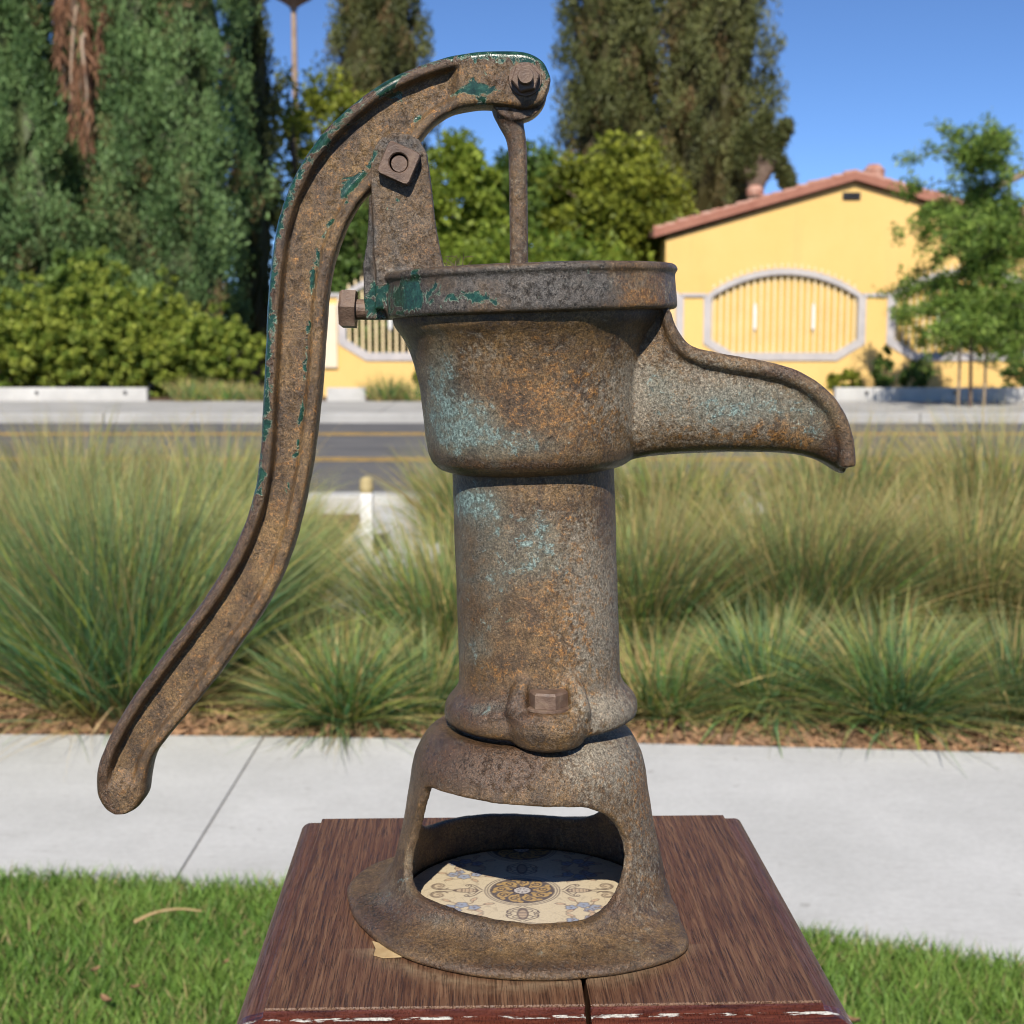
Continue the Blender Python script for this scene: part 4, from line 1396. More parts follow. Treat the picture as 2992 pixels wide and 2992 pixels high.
# ------------------------------------------------------------------ street lamps
def street_lamp(u, Y, vtop, label):
    p = at(u, vtop, Y)
    t = thing("street_lamp", (p[0], Y, 0.12), label, "street lamp")
    part(t, "pole", *tube([(p[0], Y, 0.1), (p[0], Y, p[2] * 0.5), (p[0], Y, p[2])], [0.13, 0.10, 0.075], 14), PALEPOLE)
    part(t, "fitter", *tube([(p[0], Y, p[2]), (p[0], Y, p[2] + 0.1), (p[0], Y, p[2] + 0.22), (p[0], Y, p[2] + 0.34)], [0.08, 0.12, 0.30, 0.52], 20), PALEPOLE)
    V, F = tube([(p[0], Y, p[2] + 0.342), (p[0], Y, p[2] + 0.55), (p[0], Y, p[2] + 0.85), (p[0], Y, p[2] + 1.0), (p[0], Y, p[2] + 1.05)], [0.50, 0.56, 0.42, 0.18, 0.02], 20)
    part(t, "globe", V, F, WHITEPAINT, True)
    return t


street_lamp(858, 40.0, 32, "pale street lamp pole rising above the yellow green trees at left")
# bracket arm reaching in from the right edge, its pole outside the frame
Y = 24.0
px_ = at(3260, 975, Y)[0]
la = thing("lamp_arm_post", (px_, Y, 0.12), "dark lamp arm slanting in behind the young tree at right edge", "street lamp")
zt_ = at(3260, 375, Y)[2]
part(la, "pole", *tube([(px_, Y, 0.1), (px_, Y, zt_ + 0.3)], [0.11, 0.075], 12), DARKMETAL)
p0, p1 = at(3260, 375, Y), at(2905, 552, Y)
part(la, "arm", *tube([p0, (p0 + p1) / 2 + np.array([0, 0, .02]), p1], [0.07, 0.065, 0.055], 10), STAKE)
part(la, "brace", *tube([at(3260, 700, Y), at(2925, 556, Y)], [0.014, 0.014], 8), DARKMETAL)
part(la, "lamp_head", *tube([p1, p1 + np.array([-0.18, 0, -0.06]), p1 + np.array([-0.45, 0, -0.13])], [0.06, 0.13, 0.06], 12, True, 0.6), DARKMETAL)

# ------------------------------------------------------------------ foliage builders
def rand_dirs(n, r=rng):
    d = r.normal(size=(n, 3)); return d / np.linalg.norm(d, axis=1)[:, None]


def cards(P, A, B):
    """diamond shaped leaves: centre P, half length A, half width B"""
    V = np.stack([P - A, P + B - A * 0.1, P + A, P - B - A * 0.1], 1).reshape(-1, 3)
    n = len(P)
    F = np.arange(4 * n).reshape(n, 4)
    return V, F


def clump_leaves(centres, radii, per, leaf, wid, up=0.0, elong=1.0, tint_c=None, spread=0.25, out_from=None, r=rng, brown=None):
    n = len(centres) * per
    idx = np.repeat(np.arange(len(centres)), per)
    d = rand_dirs(n, r)
    rad = r.random(n) ** (1 / 2.2)
    off = d * rad[:, None] * radii[idx][:, None]
    off[:, 2] *= elong
    P = centres[idx] + off
    A = rand_dirs(n, r) + np.array([0, 0, up])
    A += 0.5 * d
    A /= np.linalg.norm(A, axis=1)[:, None]
    Bv = np.cross(A, rand_dirs(n, r)); Bv /= np.linalg.norm(Bv, axis=1)[:, None] + 1e-9
    sz = leaf * (0.6 + 0.8 * r.random(n))
    V, F = cards(P, A * sz[:, None] * 0.5, Bv * (sz * wid)[:, None] * 0.5)
    T = np.zeros((n, 3))
    T[:, 0] = np.clip((tint_c[idx] if tint_c is not None else 0.5) + r.normal(size=n) * spread, 0, 1)
    T[:, 1] = np.clip(0.5 + r.normal(size=n) * 0.22, 0, 1)
    if brown is not None: T[:, 2] = np.clip(brown[idx] * (0.4 + r.random(n)), 0, 1)
    return V, F, np.repeat(T, 4, 0)


def cypress(u, Y, w_px, top_z, mat, label, seed, bottom=0.6, hue=0.45, brownish=0.1, shape=None, n_cl=640, per=64, lean=0.0, leaf=0.155):
    r = np.random.default_rng(seed)
    c = at(u, 975, Y); x0 = c[0]
    Rm = w_px / 2 * mpp(c)
    t = thing("cypress_tree", (x0, Y, 0.12), label, "tree", "cypress trees across the road")
    H = top_z - bottom

    def Rz(s):
        if shape is not None: return Rm * np.interp(s, shape[0], shape[1])
        return Rm * np.interp(s, [0, .08, .3, .6, .8, .93, 1.0], [.55, .9, 1.0, .92, .72, .38, .05])
    # ragged strands: columns of foliage with ledges and gaps between
    s = r.random(n_cl) ** 0.9
    th = r.random(n_cl) * 6.283
    ridge = 0.15 * np.sin(th * 5 + seed) + 0.07 * np.sin(th * 11 + s * 9) + 0.08 * np.sin(s * 23 + th * 3 + seed)
    rr = Rz(s) * (0.86 + ridge + 0.10 * r.normal(size=n_cl))
    C_ = np.stack([x0 + lean * s + rr * np.cos(th), Y + rr * np.sin(th), bottom + s * H], 1)
    cr = (0.20 + 0.20 * r.random(n_cl)) * (0.55 + 0.45 * Rz(s) / Rm) * min(1.0, Rm / 1.2 + 0.2)
    tc = np.clip(hue + 0.26 * np.sin(th * 4 + s * 14) + 0.16 * r.normal(size=n_cl), 0, 1)
    br = np.where(r.random(n_cl) < brownish, 0.5 + 0.5 * r.random(n_cl), 0.0)
    V, F, T = clump_leaves(C_, cr, int(per * (1.5 if leaf > 0.13 else 2.2)), leaf, 0.28, up=1.3, elong=1.9, tint_c=tc, spread=0.14, r=r, brown=br)
    # added core that blocks light, its dark tint standing in for inner shade
    ns, na = 26, 20
    ss = np.linspace(0, 1, ns); a = np.linspace(0, 6.283, na, endpoint=False)
    ring = []
    for q in ss:
        k = 0.60 + 0.10 * np.sin(a * 5 + seed) + 0.08 * r.normal(size=na)
        ring.append(np.stack([x0 + lean * q + Rz(q) * k * np.cos(a), Y + Rz(q) * k * np.sin(a), np.full(na, bottom + q * H)], 1))
    cv = np.concatenate(ring)
    i = np.arange(ns - 1)[:, None] * na; j = np.arange(na)[None, :]; k = (j + 1) % na
    cq = np.stack([i + j, i + k, i + na + k, i + na + j], -1).reshape(-1, 4)
    ct = np.tile([0.1, 0.2, 0.25], (len(cv), 1))
    V2, F2 = cat_geo([(V, F), (cv, cq)])
    part(t, "crown", V2, F2, mat, False, np.concatenate([T, ct]))
    part(t, "trunk", *tube([(x0, Y, 0.05), (x0, Y, bottom + 0.3), (x0 + lean * .3, Y, bottom + 0.4 * H), (x0 + lean * .8, Y, bottom + 0.8 * H)], [0.26, 0.22, 0.15, 0.05], 10), BARK)
    return t


def broadleaf(name, u, v, Y, w_px, h_px, mat, label, cat, seed, n_cl=170, per=80, leaf=0.13, hue=0.5, density=1.0, group=None, trunk=True, flat_base=True, wid=0.55, spread=0.22, depth=0.85, elong=0.9, rough_out=0.08, cl=1.0):
    """crown centred on (u, v) at distance Y, w_px x h_px in size"""
    r = np.random.default_rng(seed)
    c = at(u, v, Y); k = mpp(c)
    rx, rz = w_px / 2 * k, h_px / 2 * k
    ry = rx * depth
    t = thing(name, (c[0], Y, 0.12), label, cat, group)
    d = rand_dirs(n_cl, r)
    rad = 0.50 + 0.48 * r.random(n_cl) ** 0.6 + rough_out * r.normal(size=n_cl)
    C_ = c + d * np.stack([np.full(n_cl, rx), np.full(n_cl, ry), np.full(n_cl, rz)], 1) * rad[:, None]
    C_[:, 2] = np.maximum(C_[:, 2], 0.16)
    cr = (0.12 + 0.14 * r.random(n_cl)) * (rx * ry * rz) ** (1 / 3) * 1.25 * cl
    tc = np.clip(hue + 0.25 * r.normal(size=n_cl), 0, 1)
    V, F, T = clump_leaves(C_, cr, int(per * density), leaf, wid, up=0.15, elong=elong, tint_c=tc, spread=spread, r=r)
    V[:, 2] = np.maximum(V[:, 2], 0.13)
    part(t, "crown", V, F, mat, False, T)
    if trunk:
        geo = [tube([(c[0], Y, 0.05), (c[0] + 0.05, Y, max(c[2] - rz * 0.7, 0.4)), (c[0], Y, c[2] + rz * 0.2)], [0.07 * rx + 0.04, 0.05 * rx + 0.03, 0.02], 9)]
        for q in range(7):
            e = C_[r.integers(n_cl)]
            s = np.array([c[0], Y, c[2] - rz * 0.55 + 0.1 * q * rz])
            geo.append(tube([s, (s + e) / 2 + np.array([0, 0, 0.1 * rz]), e], [0.03 * rx + 0.015, 0.02 * rx + 0.01, 0.008], 6))
        part(t, "trunk", *cat_geo(geo), BARK)
    return t


# ------------------------------------------------------------------ trees across the road
cypress(60, 29.0, 400, 11.5, CYPRESS_BLUE, "blue green cypress at the far left edge", 11, leaf=0.12, hue=0.48, brownish=0.05,
        shape=([0, .08, .25, .38, .55, .7, .9, 1.0], [.7, .95, 1.0, .86, .56, .5, .3, .05]))
cypress(508, 29.5, 455, 12.5, CYPRESS_BLUE, "wide blue green cypress left of the pump handle", 12, leaf=0.12, hue=0.52, brownish=0.10, n_cl=760)
cypress(285, 34.0, 330, 10.0, CYPRESS_OLIVE, "added cypress tinted dark as shade in the gap behind the palm", 17, hue=0.10, brownish=0.0, n_cl=260, per=50)  # added tree, leaf tint kept dark so the gap reads as shade
cypress(742, 32.2, 150, 11.5, CYPRESS_OLIVE, "narrow cypress tinted dark as shade right of the wide cypress", 13, hue=0.12, brownish=0.0, n_cl=200, per=50)  # dark leaf tint paints in the shadow of the wide cypress
cypress(1116, 45.0, 292, 14.5, CYPRESS_OLIVE, "olive brown cypress seen above the arch of the pump handle", 14, hue=0.45, brownish=0.14,
        shape=([0, .1, .5, .68, .78, .9, 1.0], [.8, 1, 1, 0.98, .80, .45, .05]))
cypress(1790, 43.0, 310, 16.0, CYPRESS_OLIVE, "olive brown cypress with grey limbs right of the plunger rod", 15, hue=0.50, brownish=0.13, n_cl=760,
        shape=([0, .1, .5, .8, .92, 1.0], [.9, 1, 1, 0.92, .6, .05]))
cypress(2060, 42.0, 330, 16.5, CYPRESS_OLIVE, "greener cypress behind the left slope of the house roof", 16, hue=0.62, brownish=0.10, n_cl=760,
        shape=([0, .1, .35, .5, .8, .92, 1.0], [.8, .9, 1, 1, 0.95, .6, .05]))
broadleaf("shrub_tree", 870, 560, 36.0, 330, 620, LEAF_YELLOW, "sparse yellow green tree below the street lamp", "tree", 21, n_cl=95, per=46, leaf=0.17, hue=0.42, elong=1.2)
broadleaf("shrub_tree", 960, 430, 38.5, 260, 420, LEAF_YELLOW, "yellow green tree below the cypress above the handle arch", "tree", 22, n_cl=90, per=60, leaf=0.17, hue=0.40)
broadleaf("shrub_tree", 1060, 780, 33.0, 300, 420, LEAF_DEEP, "deep green bush seen between handle and bracket", "tree", 23, n_cl=150, per=70, leaf=0.15, hue=0.55)
broadleaf("shrub_tree", 1320, 640, 34.0, 330, 480, LEAF_BRIGHT, "bright green leafy tree left of the plunger rod", "tree", 24, n_cl=170, per=80, leaf=0.17, hue=0.55)
broadleaf("shrub_tree", 1530, 650, 35.0, 320, 420, LEAF_DEEP, "deep green tree directly behind the plunger rod", "tree", 25, n_cl=170, per=75, leaf=0.17, hue=0.65)
broadleaf("shrub_tree", 1790, 640, 34.0, 430, 430, LEAF_YELLOW, "yellow green rounded tree left of the house gable", "tree", 26, n_cl=230, per=85, leaf=0.16, hue=0.38)
broadleaf("shrub_tree", 1560, 830, 32.0, 700, 260, LEAF_BRIGHT, "low bright green bushes behind the pump cap", "bush", 27, n_cl=220, per=70, leaf=0.15, hue=0.4)
broadleaf("shrub_tree", 1180, 940, 29.5, 460, 240, LEAF_DEEP, "shaded bush behind the left arched grille", "bush", 28, n_cl=140, per=60, leaf=0.15, hue=0.4)
broadleaf("shrub_tree", 2790, 640, 41.0, 420, 130, LEAF_DEEP, "dark green tree behind the right slope of the house roof", "tree", 29, n_cl=90, per=50, leaf=0.2, hue=0.4)

# hedge at the left, one shrub after another
hedge_labels = ["clipped green hedge shrub at the far left edge", "hedge shrub below the leftmost cypress", "tallest hedge shrub between the two left cypresses", "hedge shrub below the wide cypress", "rightmost hedge shrub beside the dark gap"]
for q, (u, v, w, h_) in enumerate([(-60, 1015, 340, 290), (120, 1010, 330, 290), (290, 990, 300, 350), (440, 1015, 300, 290), (590, 1045, 290, 230)]):
    broadleaf("hedge_shrub", u, v, 26.8 + 0.2 * (q % 2), w, h_, LEAF_HEDGE, hedge_labels[q], "hedge", 31 + q, n_cl=560, per=40, leaf=0.085, rough_out=0.30, cl=0.42, hue=0.42 + 0.12 * (q % 2), group="hedge shrubs along the far pavement", trunk=False, spread=0.25)
broadleaf("hedge_shrub", 230, 800, 28.0, 170, 150, LEAF_DEEP, "small broad leaved shrub poking up behind the hedge", "bush", 39, n_cl=50, per=50, leaf=0.2, hue=0.75, trunk=False)
broadleaf("hedge_shrub", -420, 980, 26.8, 420, 380, LEAF_BRIGHT, "hedge shrub beyond the left edge of the picture", "hedge", 40, n_cl=150, per=60, leaf=0.12, hue=0.45, group="hedge shrubs along the far pavement", trunk=False)

# small plants before the yellow wall
for q, (u, v, w, h_, mat, lab) in enumerate([
        (2578, 1085, 60, 150, LEAF_DEEP, "slim sapling in front of the yellow wall, right of the first grille"),
        (2672, 1105, 100, 110, LEAF_DEEP, "dark rounded shrub in front of the yellow wall"),
        (2480, 1120, 130, 70, LEAF_YELLOW, "low dry shrub in front of the yellow wall beside the spout"),
        (2970, 1120, 110, 170, LEAF_DEEP, "bluish shrub at the right edge below the young tree"),
        (1250, 1110, 90, 90, LEAF_YELLOW, "small dry shrub behind the pump reservoir")]):
    broadleaf("shrub", u, v, 25.9, w, h_, mat, lab, "shrub", 45 + q, n_cl=34, per=34, leaf=0.09, hue=0.4, trunk=False, elong=1.3)

# the branching yucca beside the roof
def yucca():
    Y = 40.0
    c = at(2205, 560, Y)
    t = thing("yucca_tree", (c[0], Y, 0.12), "branching yucca with stubby arms beside the house roof", "tree")
    arms = [[(2205, 620), (2200, 520), (2195, 430), (2185, 385)], [(2203, 540), (2225, 430), (2232, 345)], [(2210, 530), (2262, 440), (2298, 365)], [(2212, 540), (2262, 470), (2292, 505), (2305, 540)], [(2205, 520), (2170, 470), (2172, 410)]]
    geo, P_ = [], []
    r = np.random.default_rng(5)
    for a in arms:
        pts = np.array([at(u, v, Y) for u, v in a])
        geo.append(tube(catmull(pts, 10), np.linspace(0.20, 0.09, 10), 8))
        q = catmull(pts, 40)[14:]
        P_.append(q)
    geo.append(tube([(c[0], Y, 0.05), at(2205, 600, Y)], [0.34, 0.30], 10))
    part(t, "trunk", *cat_geo(geo), BARK)
    C_ = np.concatenate(P_)
    V, F, T = clump_leaves(C_, np.full(len(C_), 0.24), 46, 0.34, 0.16, up=0.5, tint_c=np.full(len(C_), 0.35), r=r)
    part(t, "crown", V, F, CYPRESS_OLIVE, False, T)


yucca()


def palm():
    Y = 30.4
    c = at(232, 300, Y)
    t = thing("palm_tree", (c[0], Y, 0.12), "palm with brown dead fronds hanging between the two left cypresses", "tree")
    zt = at(225, -120, Y)[2]
    part(t, "trunk", *tube([(c[0], Y, 0.05), (c[0] + 0.05, Y, 3), (c[0], Y, zt)], [0.22, 0.17, 0.15], 12), BARK)
    r = np.random.default_rng(8)
    # hanging dead fronds: a stalk with folded leaflets on both sides
    starts = [(205, -60, 200, 290), (235, -50, 268, 330), (190, -20, 175, 210), (250, 0, 300, 250), (220, 40, 215, 420), (262, 90, 275, 465), (215, 150, 240, 470), (180, -40, 190, 120), (300, 30, 315, 220), (240, 120, 262, 440)]
    for u0, v0, u1, v1 in starts:
        yy = Y - 1.9 - 0.5 * r.random()
        p0, p1 = at(u0, v0, yy), at(u1, v1, yy)
        mid = (p0 + p1) / 2 + np.array([r.normal() * 0.10, -0.12, 0.05])
        pth = catmull([np.array([c[0], Y, p0[2] + 0.5]), p0 + np.array([0, 0.3, 0.15]), p0, mid, p1], 40)[14:38]
        pale = r.random() < 0.4
        sc = np.array([0.44, 0.33, 0.24]) if pale else np.array([0.20, 0.095, 0.05])
        V1, F1 = tube(pth, np.linspace(0.045, 0.014, 24), 6)
        n = 90
        s = r.random(n) * 0.9 + 0.1
        P_ = pth[(s * 23).astype(int)]
        d = np.stack([r.normal(size=n) * 0.30, r.normal(size=n) * 0.3, -1 - 0.4 * r.random(n)], 1); d /= np.linalg.norm(d, axis=1)[:, None]
        L = 0.22 + 0.30 * r.random(n)
        A = d * L[:, None] * 0.5
        B = np.cross(A, rand_dirs(n, r)); B /= np.linalg.norm(B, axis=1)[:, None]
        V2, F2 = cards(P_ + A, A, B * 0.022)
        V, F = cat_geo([(V1, F1), (V2, F2)])
        lc = np.array([0.22, 0.115, 0.065]) * (0.6 + 0.9 * r.random((n, 1)))
        T = np.concatenate([np.tile(sc, (len(V1), 1)), np.repeat(lc, 4, 0)])
        part(t, "dead_frond", V, F, DEADFROND, False, T)
    for q in range(12):
        a = q / 12 * 6.283 + 0.2
        p0 = np.array([c[0], Y, zt])
        dirv = np.array([math.cos(a), math.sin(a), 0])
        pth = catmull([p0, p0 + dirv * 0.9 + np.array([0, 0, 0.7]), p0 + dirv * 1.9 + np.array([0, 0, 0.5]), p0 + dirv * 2.5 + np.array([0, 0, -0.2])], 20)
        n = 80
        s = np.linspace(0.15, 1, n)
        P_ = pth[np.clip((s * 19).astype(int), 0, 19)]
        side = np.cross(dirv, [0, 0, 1.0]) * np.where(np.arange(n) % 2, 1, -1)[:, None]
        A = (side + dirv * 0.4 + np.array([0, 0, -0.3])) * 0.28
        V2, F2 = cards(P_ + A, A, np.tile(dirv * 0.018, (n, 1)))
        V1, F1 = tube(pth, np.linspace(0.03, 0.008, 20), 6)
        V, F = cat_geo([(V1, F1), (V2, F2)])
        T = np.tile([0.07, 0.12, 0.03], (len(V), 1))
        part(t, "green_frond", V, F, DEADFROND, False, T)


palm()


def young_tree():
    Y = 22.9
    r = np.random.default_rng(77)
    b = at(2836, 1185, Y)
    t = thing("young_tree", (b[0], Y, 0.13), "young staked street tree with fine feathery leaves at right", "tree")
    top = at(2875, 470, Y)
    tr = catmull([np.array([b[0], Y, 0.1]), at(2838, 1000, Y), at(2850, 780, Y), at(2868, 600, Y), top], 30)
    geo = [tube(tr, np.linspace(0.032, 0.008, 30), 8)]
    tips, leaves = [], []
    targets = [(2625, 700), (2610, 850), (2640, 960), (2700, 1050), (2660, 560), (2640, 470), (2720, 640), (2790, 470), (2780, 400), (2830, 520), (2910, 390), (2935, 430), (2960, 520), (2990, 600), (3040, 700), (3080, 800), (3090, 920), (3040, 1010), (2960, 1050), (2890, 1060), (2800, 1000), (2740, 900), (2700, 800), (2760, 720), (2850, 640), (2930, 720), (2990, 860), (2900, 900), (2820, 850), (2940, 980), (2680, 900), (2860, 760), (2760, 1040), (3000, 960), (2720, 980), (2800, 920), (2880, 980), (2665, 650), (2960, 640), (2830, 690)]
    for q in range(40):
        a_ = r.random() * 6.283; k_ = math.sqrt(r.random())
        targets.append((2855 + 245 * k_ * math.cos(a_), 830 + 260 * k_ * math.sin(a_)))
    for (u, v) in targets:
        s = np.clip((1010 - v) / 560 + 0.10 + 0.1 * r.normal(), 0.32, 0.97)
        st = tr[int(s * 29)]
        e = at(u, v, Y + r.normal() * 0.55)
        md = (st + e) / 2 + np.array([0, 0, 0.18])
        br = catmull([st, md, e], 16)
        geo.append(tube(br, np.linspace(0.013, 0.004, 16), 5))
        for q in range(9):
            k = r.integers(3, 16)
            tw = br[k] + rand_dirs(1, r)[0] * np.array([0.42, 0.42, 0.30]) * (0.4 + 0.9 * r.random())
            leaves.append(np.linspace(br[k], tw, 12))
            geo.append(tube([br[k], tw], [0.004, 0.002], 4))
        leaves.append(br[6:])
    part(t, "trunk", *cat_geo(geo), BARK)
    C_ = np.concatenate(leaves)
    C_ = C_[r.random(len(C_)) < 0.85]
    V, F, T = clump_leaves(C_, np.full(len(C_), 0.14), 6, 0.102, 0.28, up=0.0, tint_c=np.clip(0.45 + 0.25 * r.normal(size=len(C_)), 0, 1), r=r)
    part(t, "crown", V, F, LEAF_FINE, False, T)
    for u in (2882, 2806):
        p = at(u, 1190, Y)
        s = thing("tree_stake", (p[0], Y + 0.12, 0.13), "slim %s stake beside the young tree trunk" % ("right hand" if u > 2836 else "left hand"), "stake", "stakes holding the young tree")
        part(s, "pole", *tube([(p[0], Y + 0.12, 0.1), (p[0], Y + 0.12, at(u, 880, Y)[2])], [0.024, 0.022], 8), STAKE)


young_tree()

# a far wood closes the view behind the houses
r = np.random.default_rng(91)
n = 420
fx_ = np.linspace(-120, 120, n) + r.normal(size=n) * 0.6
C_ = np.stack([fx_, 88 + 10 * r.random(n), 1.2 + 3.2 * r.random(n)], 1)
V, F, T = clump_leaves(C_, 1.1 + 1.2 * r.random(n), 26, 0.75, 0.6, up=0.2, tint_c=0.3 + 0.3 * r.random(n), r=r)
V[:, 2] = np.maximum(V[:, 2], 0.0)
solo("far_wood", V, F, LEAF_DEEP, tint=T, label="distant line of dark green trees beyond the houses", cat="wood", kind="stuff")

# ------------------------------------------------------------------ ornamental grass clumps
GREEN = np.array([0.125, 0.250, 0.050]); BLUEG = np.array([0.080, 0.200, 0.098]); STRAW = np.array([0.68, 0.52, 0.22]); TAN = np.array([0.44, 0.29, 0.13]); LIME = np.array([0.30, 0.35, 0.07])


def blades(n, base, rb, L, lean, droop, wid, r, straw=0.25, tipstraw=0.6, seg=5, tuft=(0, 0), hue=0.5, stemless=True):
    """n blades as narrow tapering strips fanning out from a tuft"""
    az = r.random(n) * 6.283
    rr = rb * np.sqrt(r.random(n))
    B = np.stack([base[0] + rr * np.cos(az), base[1] + rr * np.sin(az), np.full(n, base[2])], 1)
    az2 = az + r.normal(size=n) * 0.7
    O = np.stack([np.cos(az2), np.sin(az2), np.zeros(n)], 1) + np.array([tuft[0], tuft[1], 0])
    ln = np.abs(lean * (0.25 + 0.95 * rr / rb * r.random(n) ** 0.3 + 0.25 * r.normal(size=n)))
    ln = np.clip(ln, 0.0, 1.25)
    LL = L * (0.45 + 0.55 * r.random(n) ** 0.55) * (1.0 - 0.15 * (ln / 1.25))
    dr = droop * (0.35 + 0.9 * r.random(n)) * (0.35 + ln)
    t = np.linspace(0, 1, seg + 1)
    S = np.sin(ln)[:, None] * t + dr[:, None] * t ** 2.2
    Z = np.cos(ln)[:, None] * t - 0.62 * dr[:, None] * t ** 2.6
    wob = (r.normal(size=(n, 1)) * 0.03) * np.sin(t * 5 + r.random((n, 1)) * 6)
    side = np.stack([-O[:, 1], O[:, 0], np.zeros(n)], 1)
    P = B[:, None] + LL[:, None, None] * (S[..., None] * O[:, None] + Z[..., None] * np.array([0, 0, 1.0]) + wob[..., None] * side[:, None])
    P[..., 2] = np.maximum(P[..., 2], base[2] + 0.004)
    # blade width faces a random direction
    wa = r.random(n) * 6.283
    Wd = np.stack([np.cos(wa), np.sin(wa) * 0.6, 0.3 * np.sin(wa * 2)], 1)
    ww = wid * (0.5 + 0.8 * r.random(n) + 1.6 * (r.random(n) < 0.07))
    taper = np.clip(1 - t ** 1.6, 0.06, 1)
    off = Wd[:, None] * (ww[:, None] * taper)[..., None] * 0.5
    V = np.stack([P - off, P + off], 2).reshape(-1, 3)
    m = (seg + 1) * 2
    i = np.arange(n)[:, None] * m; j = np.arange(seg)[None] * 2
    F = np.stack([i + j, i + j + 1, i + j + 3, i + j + 2], -1).reshape(-1, 4)
    h = np.clip(hue + 0.3 * r.normal(size=n), 0, 1)[:, None]
    col = BLUEG * (1 - h) + GREEN * h
    lim = r.random(n)[:, None] < 0.20
    col = np.where(lim, LIME, col)
    dead = r.random(n)[:, None] < straw * 0.7
    col = np.where(dead, STRAW * 0.6 + TAN * 0.4 * r.random((n, 1)), col) * (0.42 + 1.15 * r.random((n, 1)) ** 1.3) * r.uniform(0.95, 1.35)
    tip = (0.8 * tipstraw * np.clip((t - 0.50) / 0.45, 0, 1))[None, :, None] * (0.5 + 0.8 * r.random((n, 1, 1)))
    foot = (0.7 * np.clip((0.12 - t) / 0.12, 0, 1))[None, :, None]
    cc = col[:, None] * (1 - np.clip(tip, 0, 1)) + STRAW * 0.85 * np.clip(tip, 0, 1)
    cc = cc * (1 - foot) + TAN * foot
    T = np.repeat(cc, 2, 1).reshape(-1, 3)
    return V, F, T


CL = [
    # u, v of the foot, foot radius, blade length, lean, droop, count, straw, tip, hue, label
    (360, 2060, 0.22, 1.10, 0.60, 0.18, 5200, .10, .60, .30, "tallest grass clump, behind the lower pump handle at left"),
    (20, 1960, 0.20, 1.04, 0.60, 0.20, 3000, .14, .60, .35, "tall grass clump at the left edge of the picture"),
    (700, 1890, 0.20, 0.86, 0.70, 0.26, 3200, .20, .70, .5, "grass clump in the gap right of the handle, leaning over"),
    (1010, 2100, 0.11, 0.46, 0.95, 0.32, 2600, .22, .55, .4, "low spreading grass tuft between the handle and the pump base"),
    (830, 2010, 0.12, 0.50, 0.9, 0.30, 1500, .20, .5, .5, "small green grass tuft behind the low spreading tuft"),
    (1330, 1960, 0.20, 0.80, 0.62, 0.25, 3000, .24, .75, .45, "grass clump behind the left side of the pump barrel"),
    (800, 1740, 0.20, 0.66, 0.55, 0.22, 1800, .25, .7, .5, "grass clump beside the left side of the concrete path"),
    (1240, 2080, 0.10, 0.42, 0.95, 0.30, 1300, .25, .5, .45, "short grass tuft beside the collar of the barrel at left"),
    (1860, 1900, 0.20, 0.85, 0.62, 0.22, 2800, .28, .85, .45, "tan tipped grass clump just right of the pump barrel"),
    (2350, 1880, 0.24, 0.92, 0.75, 0.24, 4600, .30, .85, .45, "broad grass clump below the spout tip"),
    (2820, 1860, 0.24, 0.88, 0.72, 0.32, 4000, .42, .95, .5, "straw coloured grass clump at the right edge"),
    (2600, 2095, 0.13, 0.52, 0.95, 0.32, 3200, .16, .5, .25, "low blue green grass tuft at the pavement edge, lower right"),
    (2240, 2060, 0.13, 0.50, 1.02, 0.32, 2600, .20, .5, .2, "low grass tuft leaning left between barrel and right tufts"),
    (2960, 2090, 0.13, 0.50, 0.95, 0.34, 2600, .20, .5, .3, "low grass tuft in the lower right corner of the bed"),
    (1930, 2080, 0.12, 0.40, 1.0, 0.34, 1700, .38, .5, .5, "short brownish grass tuft right of the barrel collar"),
    (200, 1630, 0.25, 1.00, 0.6, 0.22, 2200, .35, .9, .5, "grass clump near the curb at far left"),
    (620, 1610, 0.25, 0.95, 0.6, 0.22, 2000, .32, .9, .5, "grass clump near the curb left of the white marker post"),
    (1400, 1600, 0.25, 0.84, 0.6, 0.22, 2000, .40, .9, .5, "straw tipped grass clump near the curb behind the barrel"),
    (1950, 1610, 0.25, 0.90, 0.6, 0.22, 2200, .45, .95, .5, "straw tipped grass clump near the curb under the spout"),
    (2450, 1600, 0.25, 0.98, 0.6, 0.22, 2200, .42, .95, .5, "grass clump near the curb under the spout tip"),
    (2900, 1600, 0.25, 1.05, 0.6, 0.22, 2200, .45, .95, .5, "grass clump near the curb at far right"),
    (-420, 2000, 0.20, 0.85, 0.6, 0.22, 1600, .25, .8, .5, "grass clump just beyond the left edge of the picture"),
    (3380, 1950, 0.20, 0.85, 0.65, 0.25, 1600, .35, .8, .5, "grass clump just beyond the right edge of the picture"),
]
for q, (u, v, rb, L, lean, droop, n, st, tip, hue, lab) in enumerate(CL):
    r = np.random.default_rng(100 + q)
    b = gz(u, v); b[2] = -0.01
    far = b[1] > 7
    t = thing("grass_clump", tuple(b), lab, "grass clump", "ornamental grass clumps in the planting bed")
    V, F, T = blades(int(n * 0.8), b, rb, L, lean, droop, 0.0066 if not far else 0.009, r, st, tip, 5, (0.0, -0.05), hue)
    part(t, "blades", V, F, BLADE, False, T)
    V, F, T = blades(max(n // 45, 24), b, rb * 1.2, L * 1.12, min(lean * 1.25, 1.2), droop * 1.6, 0.0060 if not far else 0.010, r, 0.9, 0.9, 7, (0.1, -0.1), hue)
    part(t, "seed_stalks", V, F, BLADE, False, T)
    V, F, T = blades(max(n // 9, 60), b, rb * 1.3, L * 0.5, 1.15, 0.5, 0.005, r, 0.85, 0.9, 5, (0, 0), 0.5)
    part(t, "dead_thatch", V, F, BLADE, False, T)
